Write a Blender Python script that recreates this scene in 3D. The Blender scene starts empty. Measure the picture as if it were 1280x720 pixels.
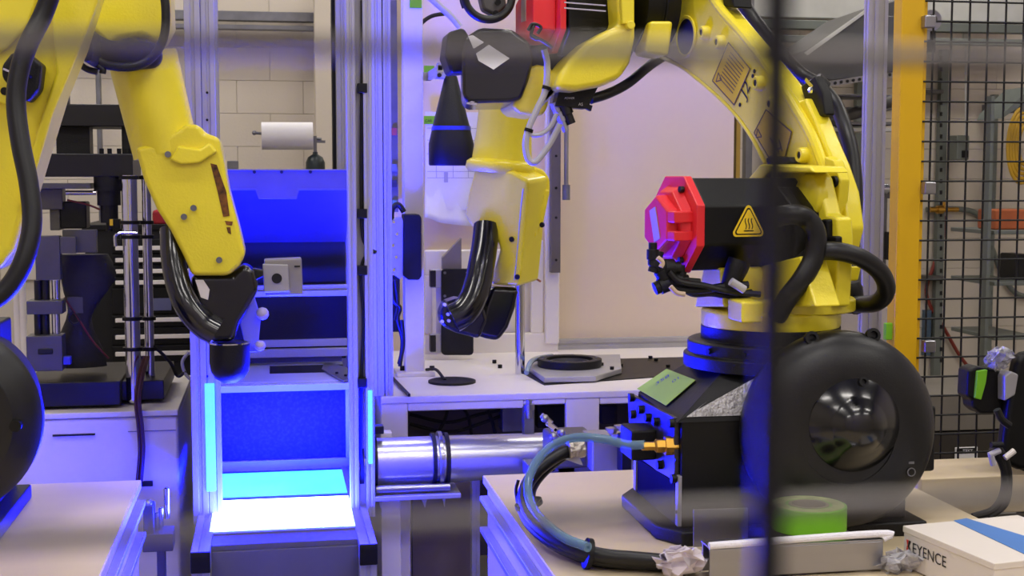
import bpy, bmesh, math, random
from mathutils import Vector, Matrix
R = random.Random(7)
PI = math.pi
V = Vector
C = bpy.context.scene.collection

# ------------------------------------------------------------ camera
FPX, CAMH = 1700.0, 1.62
YAW, PITCH = math.radians(10), math.atan(140 / 1700)
cam_pos = V((0, 0, CAMH))
fwd = V((math.sin(YAW) * math.cos(PITCH), math.cos(YAW) * math.cos(PITCH), -math.sin(PITCH)))
rgt = V((math.cos(YAW), -math.sin(YAW), 0))
upv = rgt.cross(fwd)
cd = bpy.data.cameras.new('camera')
cam = bpy.data.objects.new('camera', cd); C.objects.link(cam)
cd.sensor_width = 36; cd.lens = 36 * FPX / 1280; cd.clip_start = .02; cd.clip_end = 60
cam.matrix_world = Matrix(((rgt.x, upv.x, -fwd.x, 0), (rgt.y, upv.y, -fwd.y, 0), (rgt.z, upv.z, -fwd.z, CAMH), (0, 0, 0, 1)))
cd.dof.use_dof = True; cd.dof.focus_distance = 4.0; cd.dof.aperture_fstop = 9.5
bpy.context.scene.camera = cam

# ------------------------------------------------------------ light
sc = bpy.context.scene
vs = sc.view_settings
vs.view_transform = 'Standard'; vs.look = 'None'; vs.gamma = 1; vs.use_curve_mapping = False
vs.exposure = -0.08
w = bpy.data.worlds.new('world'); sc.world = w; w.use_nodes = True
w.node_tree.nodes['Background'].inputs[0].default_value = (.78, .74, .70, 1)
w.node_tree.nodes['Background'].inputs[1].default_value = .3
CEIL_W = 34
BLUE = (.045, .035, 1.0)
PANEL = 430.0
STRIP = 1500.0
def area(name, loc, size, power, col, rot=(0, 0, 0)):
    l = bpy.data.lights.new(name, 'AREA'); l.shape = 'RECTANGLE'; l.size, l.size_y = size
    l.energy = power; l.color = col
    o = bpy.data.objects.new(name, l); C.objects.link(o); o.location = loc; o.rotation_euler = rot
    return o
for lx in (-1.5, 1.2, 3.9):
    for ly in (-1.2, .8, 3.1, 5.6, 7.6):
        area('ceiling_lamp', (lx, ly, 4.2), (1.25, .3), CEIL_W, (1, .95, .89))

# ------------------------------------------------------------ pixel -> world
def ray(x, y): return fwd * FPX + rgt * (x - 640) - upv * (y - 360)
def P(x, y, Y):
    d = ray(x, y); return cam_pos + d * (Y / d.y)
def PZ(x, y, z):
    d = ray(x, y); return cam_pos + d * ((z - CAMH) / d.z)
def PX(x, y, X):
    d = ray(x, y); return cam_pos + d * (X / d.x)
def PPL(x, y, p0, n):
    d = ray(x, y); return cam_pos + d * ((V(p0) - cam_pos).dot(n) / d.dot(n))
def mpp(Y): return (Y * math.cos(YAW)) / FPX

# ------------------------------------------------------------ materials
def lin(c): return tuple((v / 12.92 if v <= .04045 else ((v + .055) / 1.055) ** 2.4) for v in [q / 255 for q in c])
_M = {}
def M(name, rgb, rough=.5, metal=0, bump=0, var=.08, scale=8, coat=0, trans=0, spec=.5, stretch=None, emis=None, bscale=None, alpha=1, ior=1.45):
    if name in _M: return _M[name]
    m = bpy.data.materials.new(name); m.use_nodes = True; _M[name] = m
    nt = m.node_tree; b = nt.nodes['Principled BSDF']; c = lin(rgb)
    b.inputs['Roughness'].default_value = rough; b.inputs['Metallic'].default_value = metal
    b.inputs['Coat Weight'].default_value = coat; b.inputs['Coat Roughness'].default_value = .12
    b.inputs['Transmission Weight'].default_value = trans; b.inputs['IOR'].default_value = ior
    b.inputs['Specular IOR Level'].default_value = spec; b.inputs['Alpha'].default_value = alpha
    b.inputs['Base Color'].default_value = (*c, 1)
    if emis:
        b.inputs['Emission Color'].default_value = (*emis[0], 1); b.inputs['Emission Strength'].default_value = emis[1]
    if var or bump:
        tc = nt.nodes.new('ShaderNodeTexCoord'); mp = nt.nodes.new('ShaderNodeMapping')
        nt.links.new(tc.outputs['Object'], mp.inputs[0])
        if stretch: mp.inputs['Scale'].default_value = stretch
    if var:
        n = nt.nodes.new('ShaderNodeTexNoise'); n.inputs['Scale'].default_value = scale; n.inputs['Detail'].default_value = 5
        nt.links.new(mp.outputs[0], n.inputs['Vector'])
        r = nt.nodes.new('ShaderNodeValToRGB')
        r.color_ramp.elements[0].position = .3; r.color_ramp.elements[1].position = .72
        r.color_ramp.elements[0].color = (*[max(0, v * (1 - var)) for v in c], 1)
        r.color_ramp.elements[1].color = (*[min(1, v * (1 + var)) for v in c], 1)
        nt.links.new(n.outputs['Fac'], r.inputs[0]); nt.links.new(r.outputs[0], b.inputs['Base Color'])
    if bump:
        n2 = nt.nodes.new('ShaderNodeTexNoise'); n2.inputs['Scale'].default_value = bscale or scale * 8; n2.inputs['Detail'].default_value = 4
        nt.links.new(mp.outputs[0], n2.inputs['Vector'])
        bp = nt.nodes.new('ShaderNodeBump'); bp.inputs['Strength'].default_value = bump; bp.inputs['Distance'].default_value = .01
        nt.links.new(n2.outputs['Fac'], bp.inputs['Height']); nt.links.new(bp.outputs[0], b.inputs['Normal'])
    return m
YEL = M('yellow_paint', (238, 220, 48), .3, var=.05, scale=5, coat=.3, bump=.08, bscale=140)
YELP = M('post_yellow', (216, 170, 10), .4, var=.05, scale=3)
BLK = M('black_plastic', (9, 9, 10), .45, spec=.35, var=.2, scale=12, bump=.05)
BLKG = M('gloss_black', (12, 12, 14), .22, var=.1, coat=.5)
BLKM = M('matt_black_metal', (15, 15, 16), .48, spec=.4, var=.25, scale=20, bump=.15, bscale=200)
CAST = M('cast_grey_metal', (176, 174, 176), .36, metal=.5, var=.35, scale=14, bump=.8, bscale=90)
RUB = M('black_rubber', (14, 14, 15), .5, var=.15, scale=30)
RED = M('red_plastic', (226, 40, 48), .38, var=.06, coat=.2)
CREAM = M('cream_paint', (222, 203, 178), .5, var=.025, scale=2)
WHITE = M('white_paint', (225, 218, 212), .42, var=.03, scale=3)
TABLE = M('cream_laminate', (206, 188, 154), .42, var=.05, scale=4, bump=.03)
ALU = M('aluminium', (176, 176, 182), .34, metal=.85, var=.06, scale=20, stretch=(1, 1, .05))
ALUW = M('anodised_aluminium', (170, 168, 172), .4, metal=.35, var=.05, scale=10, stretch=(1, 1, .05))
STEEL = M('brushed_steel', (165, 165, 172), .28, metal=1, var=.1, scale=12, stretch=(.1, 1, 1))
STEELD = M('dull_steel', (120, 120, 124), .45, metal=.7, var=.15, scale=15)
CHROME = M('chrome', (215, 215, 222), .12, metal=1, var=0)
BRASS = M('brass', (196, 150, 66), .28, metal=1, var=.1)
DARKW = M('dark_void_panel', (13, 12, 13), .6, var=.2, scale=3)
GREEN = M('green_tape', (120, 190, 30), .5, var=.06)
GREYH = M('pale_grey_hose', (178, 176, 184), .45, var=.05)
WALL = M('wall_paint', (204, 194, 178), .65, var=.03, scale=1.2, bump=.12, bscale=60)
MORTAR = M('mortar', (202, 192, 176), .8, var=.06)
FLOORM = M('floor_concrete', (120, 116, 110), .55, var=.18, scale=1.5, bump=.1)
PAPER = M('paper', (226, 224, 222), .7, var=.02)
def glass(name, rgb, rough, trans_mix, scr=0):
    """clear plastic: a mix of transparency and gloss, scratched with noise"""
    if name in _M: return _M[name]
    m = bpy.data.materials.new(name); m.use_nodes = True; _M[name] = m; nt = m.node_tree; nt.nodes.clear()
    o = nt.nodes.new('ShaderNodeOutputMaterial'); mx = nt.nodes.new('ShaderNodeMixShader')
    t = nt.nodes.new('ShaderNodeBsdfTransparent'); t.inputs[0].default_value = (*lin(rgb), 1)
    p = nt.nodes.new('ShaderNodeBsdfPrincipled'); p.inputs['Base Color'].default_value = (*lin(rgb), 1); p.inputs['Roughness'].default_value = rough
    nt.links.new(t.outputs[0], mx.inputs[1]); nt.links.new(p.outputs[0], mx.inputs[2]); nt.links.new(mx.outputs[0], o.inputs[0])
    if scr:
        tc = nt.nodes.new('ShaderNodeTexCoord'); n = nt.nodes.new('ShaderNodeTexNoise'); n.inputs['Scale'].default_value = 90; n.inputs['Detail'].default_value = 8
        nt.links.new(tc.outputs['Object'], n.inputs['Vector'])
        r = nt.nodes.new('ShaderNodeMapRange'); r.inputs[1].default_value = .45; r.inputs[2].default_value = .75; r.inputs[3].default_value = trans_mix; r.inputs[4].default_value = trans_mix + scr
        nt.links.new(n.outputs['Fac'], r.inputs[0]); nt.links.new(r.outputs[0], mx.inputs[0])
    else: mx.inputs[0].default_value = trans_mix
    return m

# ------------------------------------------------------------ mesh builder
def unit(v): v = V(v); return v.normalized()
def frame(d):
    d = unit(d); a = V((0, 0, 1)) if abs(d.z) < .9 else V((1, 0, 0))
    x = a.cross(d).normalized(); return x, d.cross(x), d
def spline(pts, n=8):
    pts = [V(p) for p in pts]
    if len(pts) < 3: return pts
    q = [pts[0] * 2 - pts[1]] + pts + [pts[-1] * 2 - pts[-2]]; out = []
    for i in range(1, len(q) - 2):
        a, b, c, d = q[i - 1:i + 3]
        for k in range(n):
            t = k / n
            out.append(.5 * ((2 * b) + (c - a) * t + (2 * a - 5 * b + 4 * c - d) * t * t + (3 * b - a - 3 * c + d) * t ** 3))
    out.append(pts[-1]); return out
class MB:
    def __init__(s): s.bm = bmesh.new()
    def face(s, vs):
        try: s.bm.faces.new(vs)
        except ValueError: pass
    def hull8(s, p):   # 0-3 bottom, 4-7 top
        v = [s.bm.verts.new(q) for q in p]
        for f in ((3, 2, 1, 0), (4, 5, 6, 7), (0, 1, 5, 4), (1, 2, 6, 5), (2, 3, 7, 6), (3, 0, 4, 7)): s.face([v[i] for i in f])
        return s
    def box(s, x0, x1, y0, y1, z0, z1):
        return s.hull8([(x0, y0, z0), (x1, y0, z0), (x1, y1, z0), (x0, y1, z0), (x0, y0, z1), (x1, y0, z1), (x1, y1, z1), (x0, y1, z1)])
    def obox(s, c, ax, ay, az, hx, hy, hz):
        c = V(c); ax, ay, az = unit(ax) * hx, unit(ay) * hy, unit(az) * hz
        return s.hull8([c - ax - ay - az, c + ax - ay - az, c + ax + ay - az, c - ax + ay - az, c - ax - ay + az, c + ax - ay + az, c + ax + ay + az, c - ax + ay + az])
    def bar(s, a, b, w, h, up=(0, 0, 1)):
        a, b = V(a), V(b); d = unit(b - a); x = d.cross(V(up))
        x = x.normalized() if x.length > 1e-4 else V((1, 0, 0)); y = x.cross(d)
        return s.obox((a + b) / 2, d, x, y, (b - a).length / 2, w / 2, h / 2)
    def prism(s, pts, ext):
        ext = V(ext); a = [s.bm.verts.new(p) for p in pts]; b = [s.bm.verts.new(V(p) + ext) for p in pts]
        s.face(a[::-1]); s.face(b); n = len(a)
        for i in range(n): s.face([a[i], a[(i + 1) % n], b[(i + 1) % n], b[i]])
        return s
    def rings(s, rr, cap=True, closed=True):
        vv = [[s.bm.verts.new(p) for p in r] for r in rr]; n = len(vv[0])
        for a, b in zip(vv, vv[1:]):
            for i in range(n if closed else n - 1): s.face([a[i], a[(i + 1) % n], b[(i + 1) % n], b[i]])
        if cap: s.face(vv[0][::-1]); s.face(vv[-1])
        return s
    def tube(s, pts, r, n=10, sm=6, cap=True):
        pts = spline(pts, sm) if sm else [V(p) for p in pts]; N = len(pts); rr = []; x = None
        for i, p in enumerate(pts):
            d = (pts[min(i + 1, N - 1)] - pts[max(i - 1, 0)])
            d = unit(d) if d.length > 1e-9 else V((0, 0, 1))
            if x is None: x, y, _ = frame(d)
            else: x = (x - d * x.dot(d)).normalized(); y = d.cross(x)
            rad = r(i / (N - 1)) if callable(r) else r
            rr.append([p + (x * math.cos(2 * PI * k / n) + y * math.sin(2 * PI * k / n)) * rad for k in range(n)])
        return s.rings(rr, cap)
    def lathe(s, o, ax, prof, n=32, cap=True, a0=0):
        o = V(o); x, y, d = frame(ax)
        return s.rings([[o + d * t + (x * math.cos(a0 + 2 * PI * k / n) + y * math.sin(a0 + 2 * PI * k / n)) * max(r, 1e-4) for k in range(n)] for t, r in prof], cap)
    def cyl(s, a, b, r, n=20, r2=None):
        a, b = V(a), V(b); L = (b - a).length
        return s.lathe(a, b - a, [(0, r), (L, r if r2 is None else r2)], n)
    def ring(s, o, ax, ri, ro, h, n=40):
        x, y, d = frame(ax); o = V(o)
        prof = [(0, ri), (0, ro), (h, ro), (h, ri), (0, ri)]
        return s.rings([[o + d * t + (x * math.cos(2 * PI * k / n) + y * math.sin(2 * PI * k / n)) * r for k in range(n)] for t, r in prof], False)
    def ball(s, c, r, n=12, sq=(1, 1, 1)):
        c = V(c)
        return s.rings([[c + V((math.cos(2 * PI * k / n) * math.sin(th) * r * sq[0], math.sin(2 * PI * k / n) * math.sin(th) * r * sq[1], math.cos(th) * r * sq[2])) for k in range(n)] for th in [.02 + (PI - .04) * j / (n // 2) for j in range(n // 2 + 1)]])
    def build(s, name, mat, parent=None, bevel=0, seg=2, smooth=35, label=None, cat=None, group=None, kind=None):
        bmesh.ops.remove_doubles(s.bm, verts=s.bm.verts, dist=1e-6)
        bmesh.ops.recalc_face_normals(s.bm, faces=s.bm.faces)
        if parent is not None: org = V(parent['org'])
        elif kind == 'structure': org = V((0, 0, 0))
        else:
            vs_ = [v.co for v in s.bm.verts]; org = V(((min(v.x for v in vs_) + max(v.x for v in vs_)) / 2, (min(v.y for v in vs_) + max(v.y for v in vs_)) / 2, min(v.z for v in vs_)))
        bmesh.ops.translate(s.bm, verts=s.bm.verts, vec=-org)
        me = bpy.data.meshes.new(name); s.bm.to_mesh(me); s.bm.free()
        me.materials.append(mat); o = bpy.data.objects.new(name, me); C.objects.link(o)
        if smooth: me.shade_smooth(); me.set_sharp_from_angle(angle=math.radians(smooth))
        if bevel:
            b = o.modifiers.new('bevel', 'BEVEL'); b.width = bevel; b.segments = seg; b.limit_method = 'ANGLE'; b.angle_limit = math.radians(32); b.harden_normals = True
        o['org'] = tuple(org)
        if parent is not None: o.parent = parent
        else: o.location = org
        tag(o, label, cat, group, kind); return o
def tag(o, label=None, cat=None, group=None, kind=None):
    if label: o['label'] = label
    if cat: o['category'] = cat
    if group: o['group'] = group
    if kind: o['kind'] = kind
    return o
def thing(name, loc, label, cat, group=None):
    o = bpy.data.objects.new(name, None); C.objects.link(o); o.location = V(loc); o['org'] = tuple(V(loc)); o.empty_display_size = .05
    return tag(o, label, cat, group)
def copy_part(o, parent, shift):
    """a copy of one part, sharing its mesh, moved by shift"""
    c = o.copy(); C.objects.link(c); c.parent = parent; c.location = o.location + V(shift); return c
def pY(pts, Y): return [P(x, y, Y) for x, y in pts]
def text(name, body, o, xd, yd, size, mat, parent, ext=.0004):
    cu = bpy.data.curves.new('tmp', 'FONT'); cu.body = body; cu.size = 1; cu.extrude = 0
    t = bpy.data.objects.new('tmp', cu); C.objects.link(t)
    dg = bpy.context.evaluated_depsgraph_get(); me = bpy.data.meshes.new_from_object(t.evaluated_get(dg))
    bpy.data.objects.remove(t)
    xd, yd = unit(xd), unit(yd); nn = xd.cross(yd); o = V(o); org = V(parent['org'])
    for v in me.vertices: v.co = o + xd * v.co.x * size + yd * v.co.y * size + nn * (ext) - org
    me.name = name; me.materials.clear(); me.materials.append(mat)
    ob = bpy.data.objects.new(name, me); C.objects.link(ob); ob.parent = parent; ob['org'] = parent['org']; return ob
def wire_frame_poly(mb, pts, n, wdt, h):
    """thin closed outline on a plane"""
    for a, b in zip(pts, pts[1:] + pts[:1]): mb.bar(a, b, wdt, h, up=n)
def profile_post(mb, x0, x1, y0, y1, z0, z1, slots='yx'):
    """extruded aluminium post with a T-slot groove on the faces (vertical)"""
    cx, cy = (x0 + x1) / 2, (y0 + y1) / 2; g = min(x1 - x0, y1 - y0) * .12; d = g * .9
    pts = [(x0, y0), (cx - g, y0), (cx - g, y0 + d), (cx + g, y0 + d), (cx + g, y0), (x1, y0), (x1, cy - g), (x1 - d, cy - g), (x1 - d, cy + g), (x1, cy + g), (x1, y1), (x0, y1), (x0, cy + g), (x0 + d, cy + g), (x0 + d, cy - g), (x0, cy - g)]
    return mb.prism([(x, y, z0) for x, y in pts], (0, 0, z1 - z0))
def profile_rail(mb, x0, x1, y, z, w=.04, h=.04):
    g = h * .12
    pts = [(y, z), (y, z + h / 2 - g), (y + g, z + h / 2 - g), (y + g, z + h / 2 + g), (y, z + h / 2 + g), (y, z + h), (y + w / 2 - g, z + h), (y + w / 2 - g, z + h - g), (y + w / 2 + g, z + h - g), (y + w / 2 + g, z + h), (y + w, z + h), (y + w, z)]
    return mb.prism([(x0, a, b) for a, b in pts], (x1 - x0, 0, 0))

# ------------------------------------------------------------ room
MB().box(-3.5, 6.2, -2, 8.9, -.05, 0).build('floor', FLOORM, kind='structure')
MB().box(-3.5, 6.2, -2, 8.9, 4.5, 4.55).build('ceiling', M('dark_ceiling', (84, 82, 78), .8), kind='structure')
MB().box(-3.55, -3.5, -2, 8.9, 0, 4.5).build('wall_left', WALL, kind='structure')
MB().box(6.2, 6.25, -2, 8.9, 0, 4.5).build('wall_right', WALL, kind='structure')
MB().box(-3.5, 6.2, -2.05, -2, 0, 4.5).build('wall_front', WALL, kind='structure')
wb = MB().box(-3.5, 6.2, 8.52, 8.6, 0, 4.5).build('wall_back', MORTAR, kind='structure')
blk = MB().box(0, .3985, 8.5, 8.53, 0, .1985).build('block', WALL, wb, bevel=.002, seg=1)
for r_ in range(15):
    for c_ in range(19):
        x = -2.2 + c_ * .4 + (.2 if r_ % 2 else 0); z = r_ * .2
        if z < .9 and x < 2.6: continue
        if (r_, c_) != (14, 18): copy_part(blk, wb, (x, 0, z))
blk.location = V((5.0, 0, 2.8))

# ============================================================ benches
def slab_table(name, x0, x1, y0, y1, side_x, label, cat):
    t = thing(name, ((x0 + x1) / 2, (y0 + y1) / 2, 0), label, cat)
    MB().box(x0, x1, y0, y1, .735, .76).build('table_top', TABLE, t, bevel=.003)
    MB().box(x0 + .012, x1 - .012, y0 + .012, y1 - .012, .2, .735).build('side_panel', WHITE, t, bevel=.004)
    for yy in (y0 + .1, y1 - .14):
        for xx in (x0 + .08, x1 - .14): MB().box(xx, xx + .06, yy, yy + .06, 0, .2).build('leg', ALU, t, bevel=.004)
    s = side_x; d = .012 if s == x1 else -.012
    for zz in (.69, .60):
        m = MB()
        m.hull8([(min(s - d, s + d), y0 + .02, zz), (max(s - d, s + d), y0 + .02, zz), (max(s - d, s + d), y1 - .02, zz), (min(s - d, s + d), y1 - .02, zz),
                 (min(s - d, s + d), y0 + .02, zz + .016), (max(s - d, s + d), y0 + .02, zz + .016), (max(s - d, s + d), y1 - .02, zz + .016), (min(s - d, s + d), y1 - .02, zz + .016)])
        m.build('edge_rail', ALUW, t, bevel=.003)
    return t
slab_table('bench', .588, 1.745, 1.9, 3.82, .588, 'cream topped bench carrying the yellow robot with the red motor cap', 'bench')
slab_table('bench', -1.6, -.376, 1.9, 3.93, -.376, 'cream topped bench at the left edge under the left yellow robot', 'bench')

# ============================================================ left fixture machine
lb = thing('machine_base', (-.6, 5.1, 0), 'white machine base cabinet under the dark press frame, with a slot in its front', 'cabinet')
MB().box(-1.15, -.322, 4.68, 5.5, .0, .81).build('body', WHITE, lb, bevel=.012)
MB().box(-1.15, -.322, 4.675, 5.5, .812, .832).build('top_plate', WHITE, lb, bevel=.004)
MB().box(P(66, 543, 4.68).x, P(119, 543, 4.68).x, 4.672, 4.684, P(90, 544.5, 4.68).z, P(90, 542.5, 4.68).z).build('slot', DARKW, lb)
MB().box(P(160, 538, 4.68).x, -.33, 4.677, 4.684, P(190, 539, 4.68).z, P(190, 538, 4.68).z).build('seam', STEELD, lb)
MB().box(-.93, -.41, 4.668, 4.684, .575, .592).build('cable_slot', DARKW, lb)

pf = thing('press_frame', (-.6, 4.95, .832), 'dark press frame with two thick beams and chrome guide posts on the white base', 'machine')
def pxbox(mb, x0, x1, y0, y1, Y, d):
    a = P(x0, (y0 + y1) / 2, Y); b = P(x1, (y0 + y1) / 2, Y)
    za = P((x0 + x1) / 2, y0, Y).z; zb = P((x0 + x1) / 2, y1, Y).z
    return mb.box(a.x, b.x, Y, Y + d, zb, za)
NAVY = M('dark_painted_steel', (17, 16, 20), .4, var=.15, scale=6)
pxbox(MB(), 28, 150, 478, 508, 4.74, .5).build('base_plate', NAVY, pf, bevel=.003)
pxbox(MB(), 140, 205, 476, 500, 4.82, .5).build('base_step', NAVY, pf, bevel=.003)
pxbox(MB(), 40, 166, 192, 221, 4.85, .3).build('lower_beam', NAVY, pf, bevel=.004)
pxbox(MB(), 40, 160, 130, 158, 5.0, .3).build('upper_beam', NAVY, pf, bevel=.004)
for (x0, x1) in ((70, 112), (152, 166)): pxbox(MB(), x0, x1, 156, 193, 5.05, .1).build('spacer', BLKM, pf, bevel=.003)
for x in (127, 137, 149, 156, 164): 
    c = P(x, 190, 4.95); MB().cyl(c - V((0, 0, .02)), c + V((0, 0, .012)), .008, 10).build('bolt', BLK, pf)
pxbox(MB(), 72, 85, 101, 131, 5.0, .05).build('bracket', BLKM, pf, bevel=.003)
for (px_, r_, Y_) in ((163, .026, 4.82), (184, .016, 4.9)):
    c = P(px_, 300, Y_); MB().cyl((c.x, Y_, .84), (c.x, Y_, P(163, 219, Y_).z), r_, 24).build('guide_post', CHROME, pf)
    for yy in (222, 278, 296, 398, 436):
        z = P(px_, yy, Y_).z; MB().cyl((c.x, Y_, z - .006), (c.x, Y_, z + .006), r_ + .008, 24).build('collar', BLK, pf)
# slide unit at the left of the frame
GRM = M('grey_machined_metal', (92, 90, 88), .42, metal=.5, var=.12, scale=10)
pxbox(MB(), 44, 75, 295, 350, 4.8, .05).build('mounting_plate', GRM, pf, bevel=.002)
pxbox(MB(), 75, 95, 296, 317, 4.8, .03).build('mounting_plate', GRM, pf, bevel=.002)
for y0, y1 in ((350, 378), (392, 420)):
    for x in (44, 53, 66):
        a = P(x + 4, (y0 + y1) / 2, 4.84); MB().cyl((a.x, 4.84, P(60, y1, 4.84).z), (a.x, 4.84, P(60, y0, 4.84).z), .014, 16).build('cylinder', CHROME if x > 60 else NAVY, pf)
for y0, y1 in ((376, 393), (420, 464)): pxbox(MB(), 33, 78, y0, y1, 4.79, .09).build('clamp_block', GRM, pf, bevel=.003)
pxbox(MB(), 47, 66, 436, 443, 4.786, .02).build('slot', DARKW, pf, bevel=.004)
pxbox(MB(), 44, 113, 229, 236, 4.84, .12).build('slide_rail', GRM, pf, bevel=.002)
pxbox(MB(), 45, 78, 236, 262, 4.9, .08).build('slide_block', GRM, pf, bevel=.003)
pxbox(MB(), 75, 108, 252, 286, 4.92, .1).build('motor', BLKM, pf, bevel=.006)
pxbox(MB(), 62, 75, 254, 288, 4.92, .1).build('motor_cap', GRM, pf, bevel=.004)
a, b = P(82, 241, 4.88), P(120, 241, 4.88); MB().cyl(a, b, .008, 14).build('rod', CHROME, pf)
c = P(136, 240, 4.9); MB().lathe((c.x, 4.9, P(0, 290, 4.9).z), (0, 0, 1), [(0, .012), (.03, .012), (.03, .03), (.09, .03), (.09, .04), (.14, .04), (.14, .05), (.2, .05)], 24).build('spindle', BLKM, pf)
pxbox(MB(), 78, 121, 287, 316, 4.86, .02).build('side_plate', GRM, pf, bevel=.002)
GREYCL = M('dull_grey_cover', (38, 36, 35), .75, var=.3, scale=9, bump=.3)
m = MB(); rr = []
for i in range(13):
    t = i / 12; y = 318 + 140 * t; ww = 24 + 5 * math.sin(t * 9) + 5 * math.cos(t * 5); cx = 102 + 5 * math.sin(t * 6)
    c = P(cx, y, 4.95); h = ww * mpp(4.95)
    rr.append([c + V((math.cos(q) * h * (1 + .15 * math.sin(3 * q + t * 8)), math.sin(q) * .05, 0)) for q in [2 * PI * k / 18 for k in range(18)]])
m.rings(rr); m.build('folded_cover', GREYCL, pf)
for pts in ([(80, 372), (96, 395), (115, 425), (136, 448)], [(84, 250), (110, 256), (125, 262)], [(88, 385), (100, 400), (92, 405), (86, 398), (92, 388)]):
    MB().tube([P(x, y, 4.88) for x, y in pts], .0035, 8).build('cable', M('dark_red_wire', (90, 20, 24), .5) if pts[0][0] != 88 else RUB, pf)
pxbox(MB(), 84, 104, 371, 392, 4.9, .04).build('sensor_block', GRM, pf, bevel=.003)
pxbox(MB(), 79, 88, 446, 456, 4.78, .03).build('blue_block', M('blue_plastic', (60, 60, 190), .4), pf, bevel=.002)
pxbox(MB(), 137, 150, 274, 286, 4.84, .04).build('relay', BLK, pf, bevel=.002)
pxbox(MB(), 137, 141, 274, 282, 4.835, .01).build('relay_mark', M('yellow_mark', (220, 180, 30), .5), pf)
# curved clamp on the posts
MB().tube([P(x, y, 4.79) for x, y in [(144, 308), (144, 296), (150, 291), (172, 291)]], .006, 10).build('bent_tube', CHROME, pf)
# braided cable hanging down the front of the base
cb = MB()
for k in range(4):
    cb.tube([P(x + (k - 1.5) * 2, y, Y + .005 * (k % 2)) for x, y, Y in [(183, 446, 4.8), (176, 470, 4.7), (172, 500, 4.655), (175, 530, 4.65), (177, 560, 4.65), (176, 580, 4.65), (174, 602, 4.65)]], .0045, 8)
tag(cb.build('cable_bundle', M('brown_cable', (70, 34, 34), .45)), 'brown cable bundle hanging down the front of the white machine base', 'cable')
for pts in ([(192, 432), (212, 452), (222, 470), (232, 464)], [(236, 440), (228, 452), (231, 466), (238, 474)]):
    tag(MB().tube([P(x, y, 4.9) for x, y in pts], .006, 8).build('hose', RUB if pts[0][0] == 192 else GREYH), 'black hose curling behind the chrome posts on the machine base' if pts[0][0] == 192 else 'thin grey hose looping beside the left frame post', 'hose')

# tool cabinet behind
tc = thing('tool_cabinet', (-.1, 7.1, 0), 'black tool cabinet with white drawer pulls behind the chrome posts', 'cabinet')
pxbox(MB(), 100, 243, 285, 470, 7.0, .6)
a, b = P(105, 300, 7.0), P(245, 300, 7.0)
MB().box(a.x, b.x, 7.02, 7.6, .1, P(100, 284, 7).z).build('body', BLKM, tc, bevel=.006)
rows = [(298, 316), (317, 330), (331, 344), (345, 358), (359, 392), (393, 408), (409, 430), (431, 452)]
for (y0, y1), hy in zip(rows, (310, 325, 339, 353, 0, 400, 421, 442)):
    d = pxbox(MB(), 140, 243, y0 + 1, y1, 7.0, .03).build('drawer', BLK, tc, bevel=.003)
    if hy: pxbox(MB(), 144, 241, hy - 2.6, hy + 2.6, 6.985, .02).build('drawer_pull', WHITE, d, bevel=.003)
pxbox(MB(), 190, 214, 373, 388, 6.99, .012).build('label_plate', M('grey_plate', (90, 92, 130), .5), tc)
MB().box(a.x - .01, b.x + .01, 7.0, 7.62, P(100, 288, 7).z, P(100, 281, 7).z).build('top', BLK, tc, bevel=.003)
for xx in (a.x + .03, b.x - .08): MB().box(xx, xx + .05, 7.1, 7.15, 0, .1).build('foot', BLK, tc)
m = pxbox(MB(), 190, 212, 262, 282, 7.05, .15); m.build('cloth_box', M('red_cloth', (150, 30, 40), .8, var=.2), tc, bevel=.02)
# pale rolls standing left of the frame
for k, x in enumerate((22, 29)):
    c = P(x, 400, 5.6); tag(MB().cyl((c.x, 5.6, .0), (c.x, 5.6, P(20, 335, 5.6).z), .014, 14).build('pipe', WHITE), ['white pipe standing left of the grey clamp blocks, the further left of two', 'white pipe standing left of the grey clamp blocks, the right of two'][k], 'pipe')

# ============================================================ blue-lit enclosure
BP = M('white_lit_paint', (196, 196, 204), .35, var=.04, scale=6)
en = thing('light_station', (.03, 4.6, 0), 'blue-lit inspection station of aluminium posts with two glowing panels', 'machine')
def post(x0, x1, y0, y1, z0, z1, mat=ALUW): return profile_post(MB(), x0, x1, y0, y1, z0, z1).build('post', mat, en, bevel=.0015)
post(-.256, -.208, 4.3, 4.36, .53, 3.2); post(-.207, -.167, 4.31, 4.36, .53, 3.2)
post(.235, .262, 4.3, 4.36, .53, 3.2); post(.286, .313, 4.3, 4.36, .53, 3.2)
MB().box(.26, .288, 4.335, 4.36, .53, 3.2).build('cable_channel', ALUW, en)
for x0, x1 in ((-.25, -.2), (.262, .312)): post(x0, x1, 5.55, 5.6, .0, 3.2)
pxbox(MB(), 415, 438, -40, 240, 5.62, .06).build('dark_strip', BLKM, en, bevel=.004)  # dark box added for the dark strip between pillar and post
# cable in the channel with black clips
chpts = [(453, 0), (453, 80), (452, 160), (452, 250), (453, 292), (459, 308), (470, 316)]
MB().tube([P(x, y, 4.318) for x, y in chpts], .006, 8).build('cable', RUB, en)
MB().tube([P(x, y, 4.318) for x, y in [(470, 314), (456, 322), (451, 345), (454, 400), (452, 470), (451, 560), (452, 590)]], .005, 8).build('cable', RUB, en)
for y in (110, 267, 338, 479): pxbox(MB(), 447, 459, y - 6, y + 6, 4.296, .03).build('cable_clip', BLK, en, bevel=.002)
for y in (116, 150, 345, 470): 
    c = P(259, y, 4.312); MB().cyl(c, c - V((0, .01, 0)), .004, 8).build('bolt', BLK, en)
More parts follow.
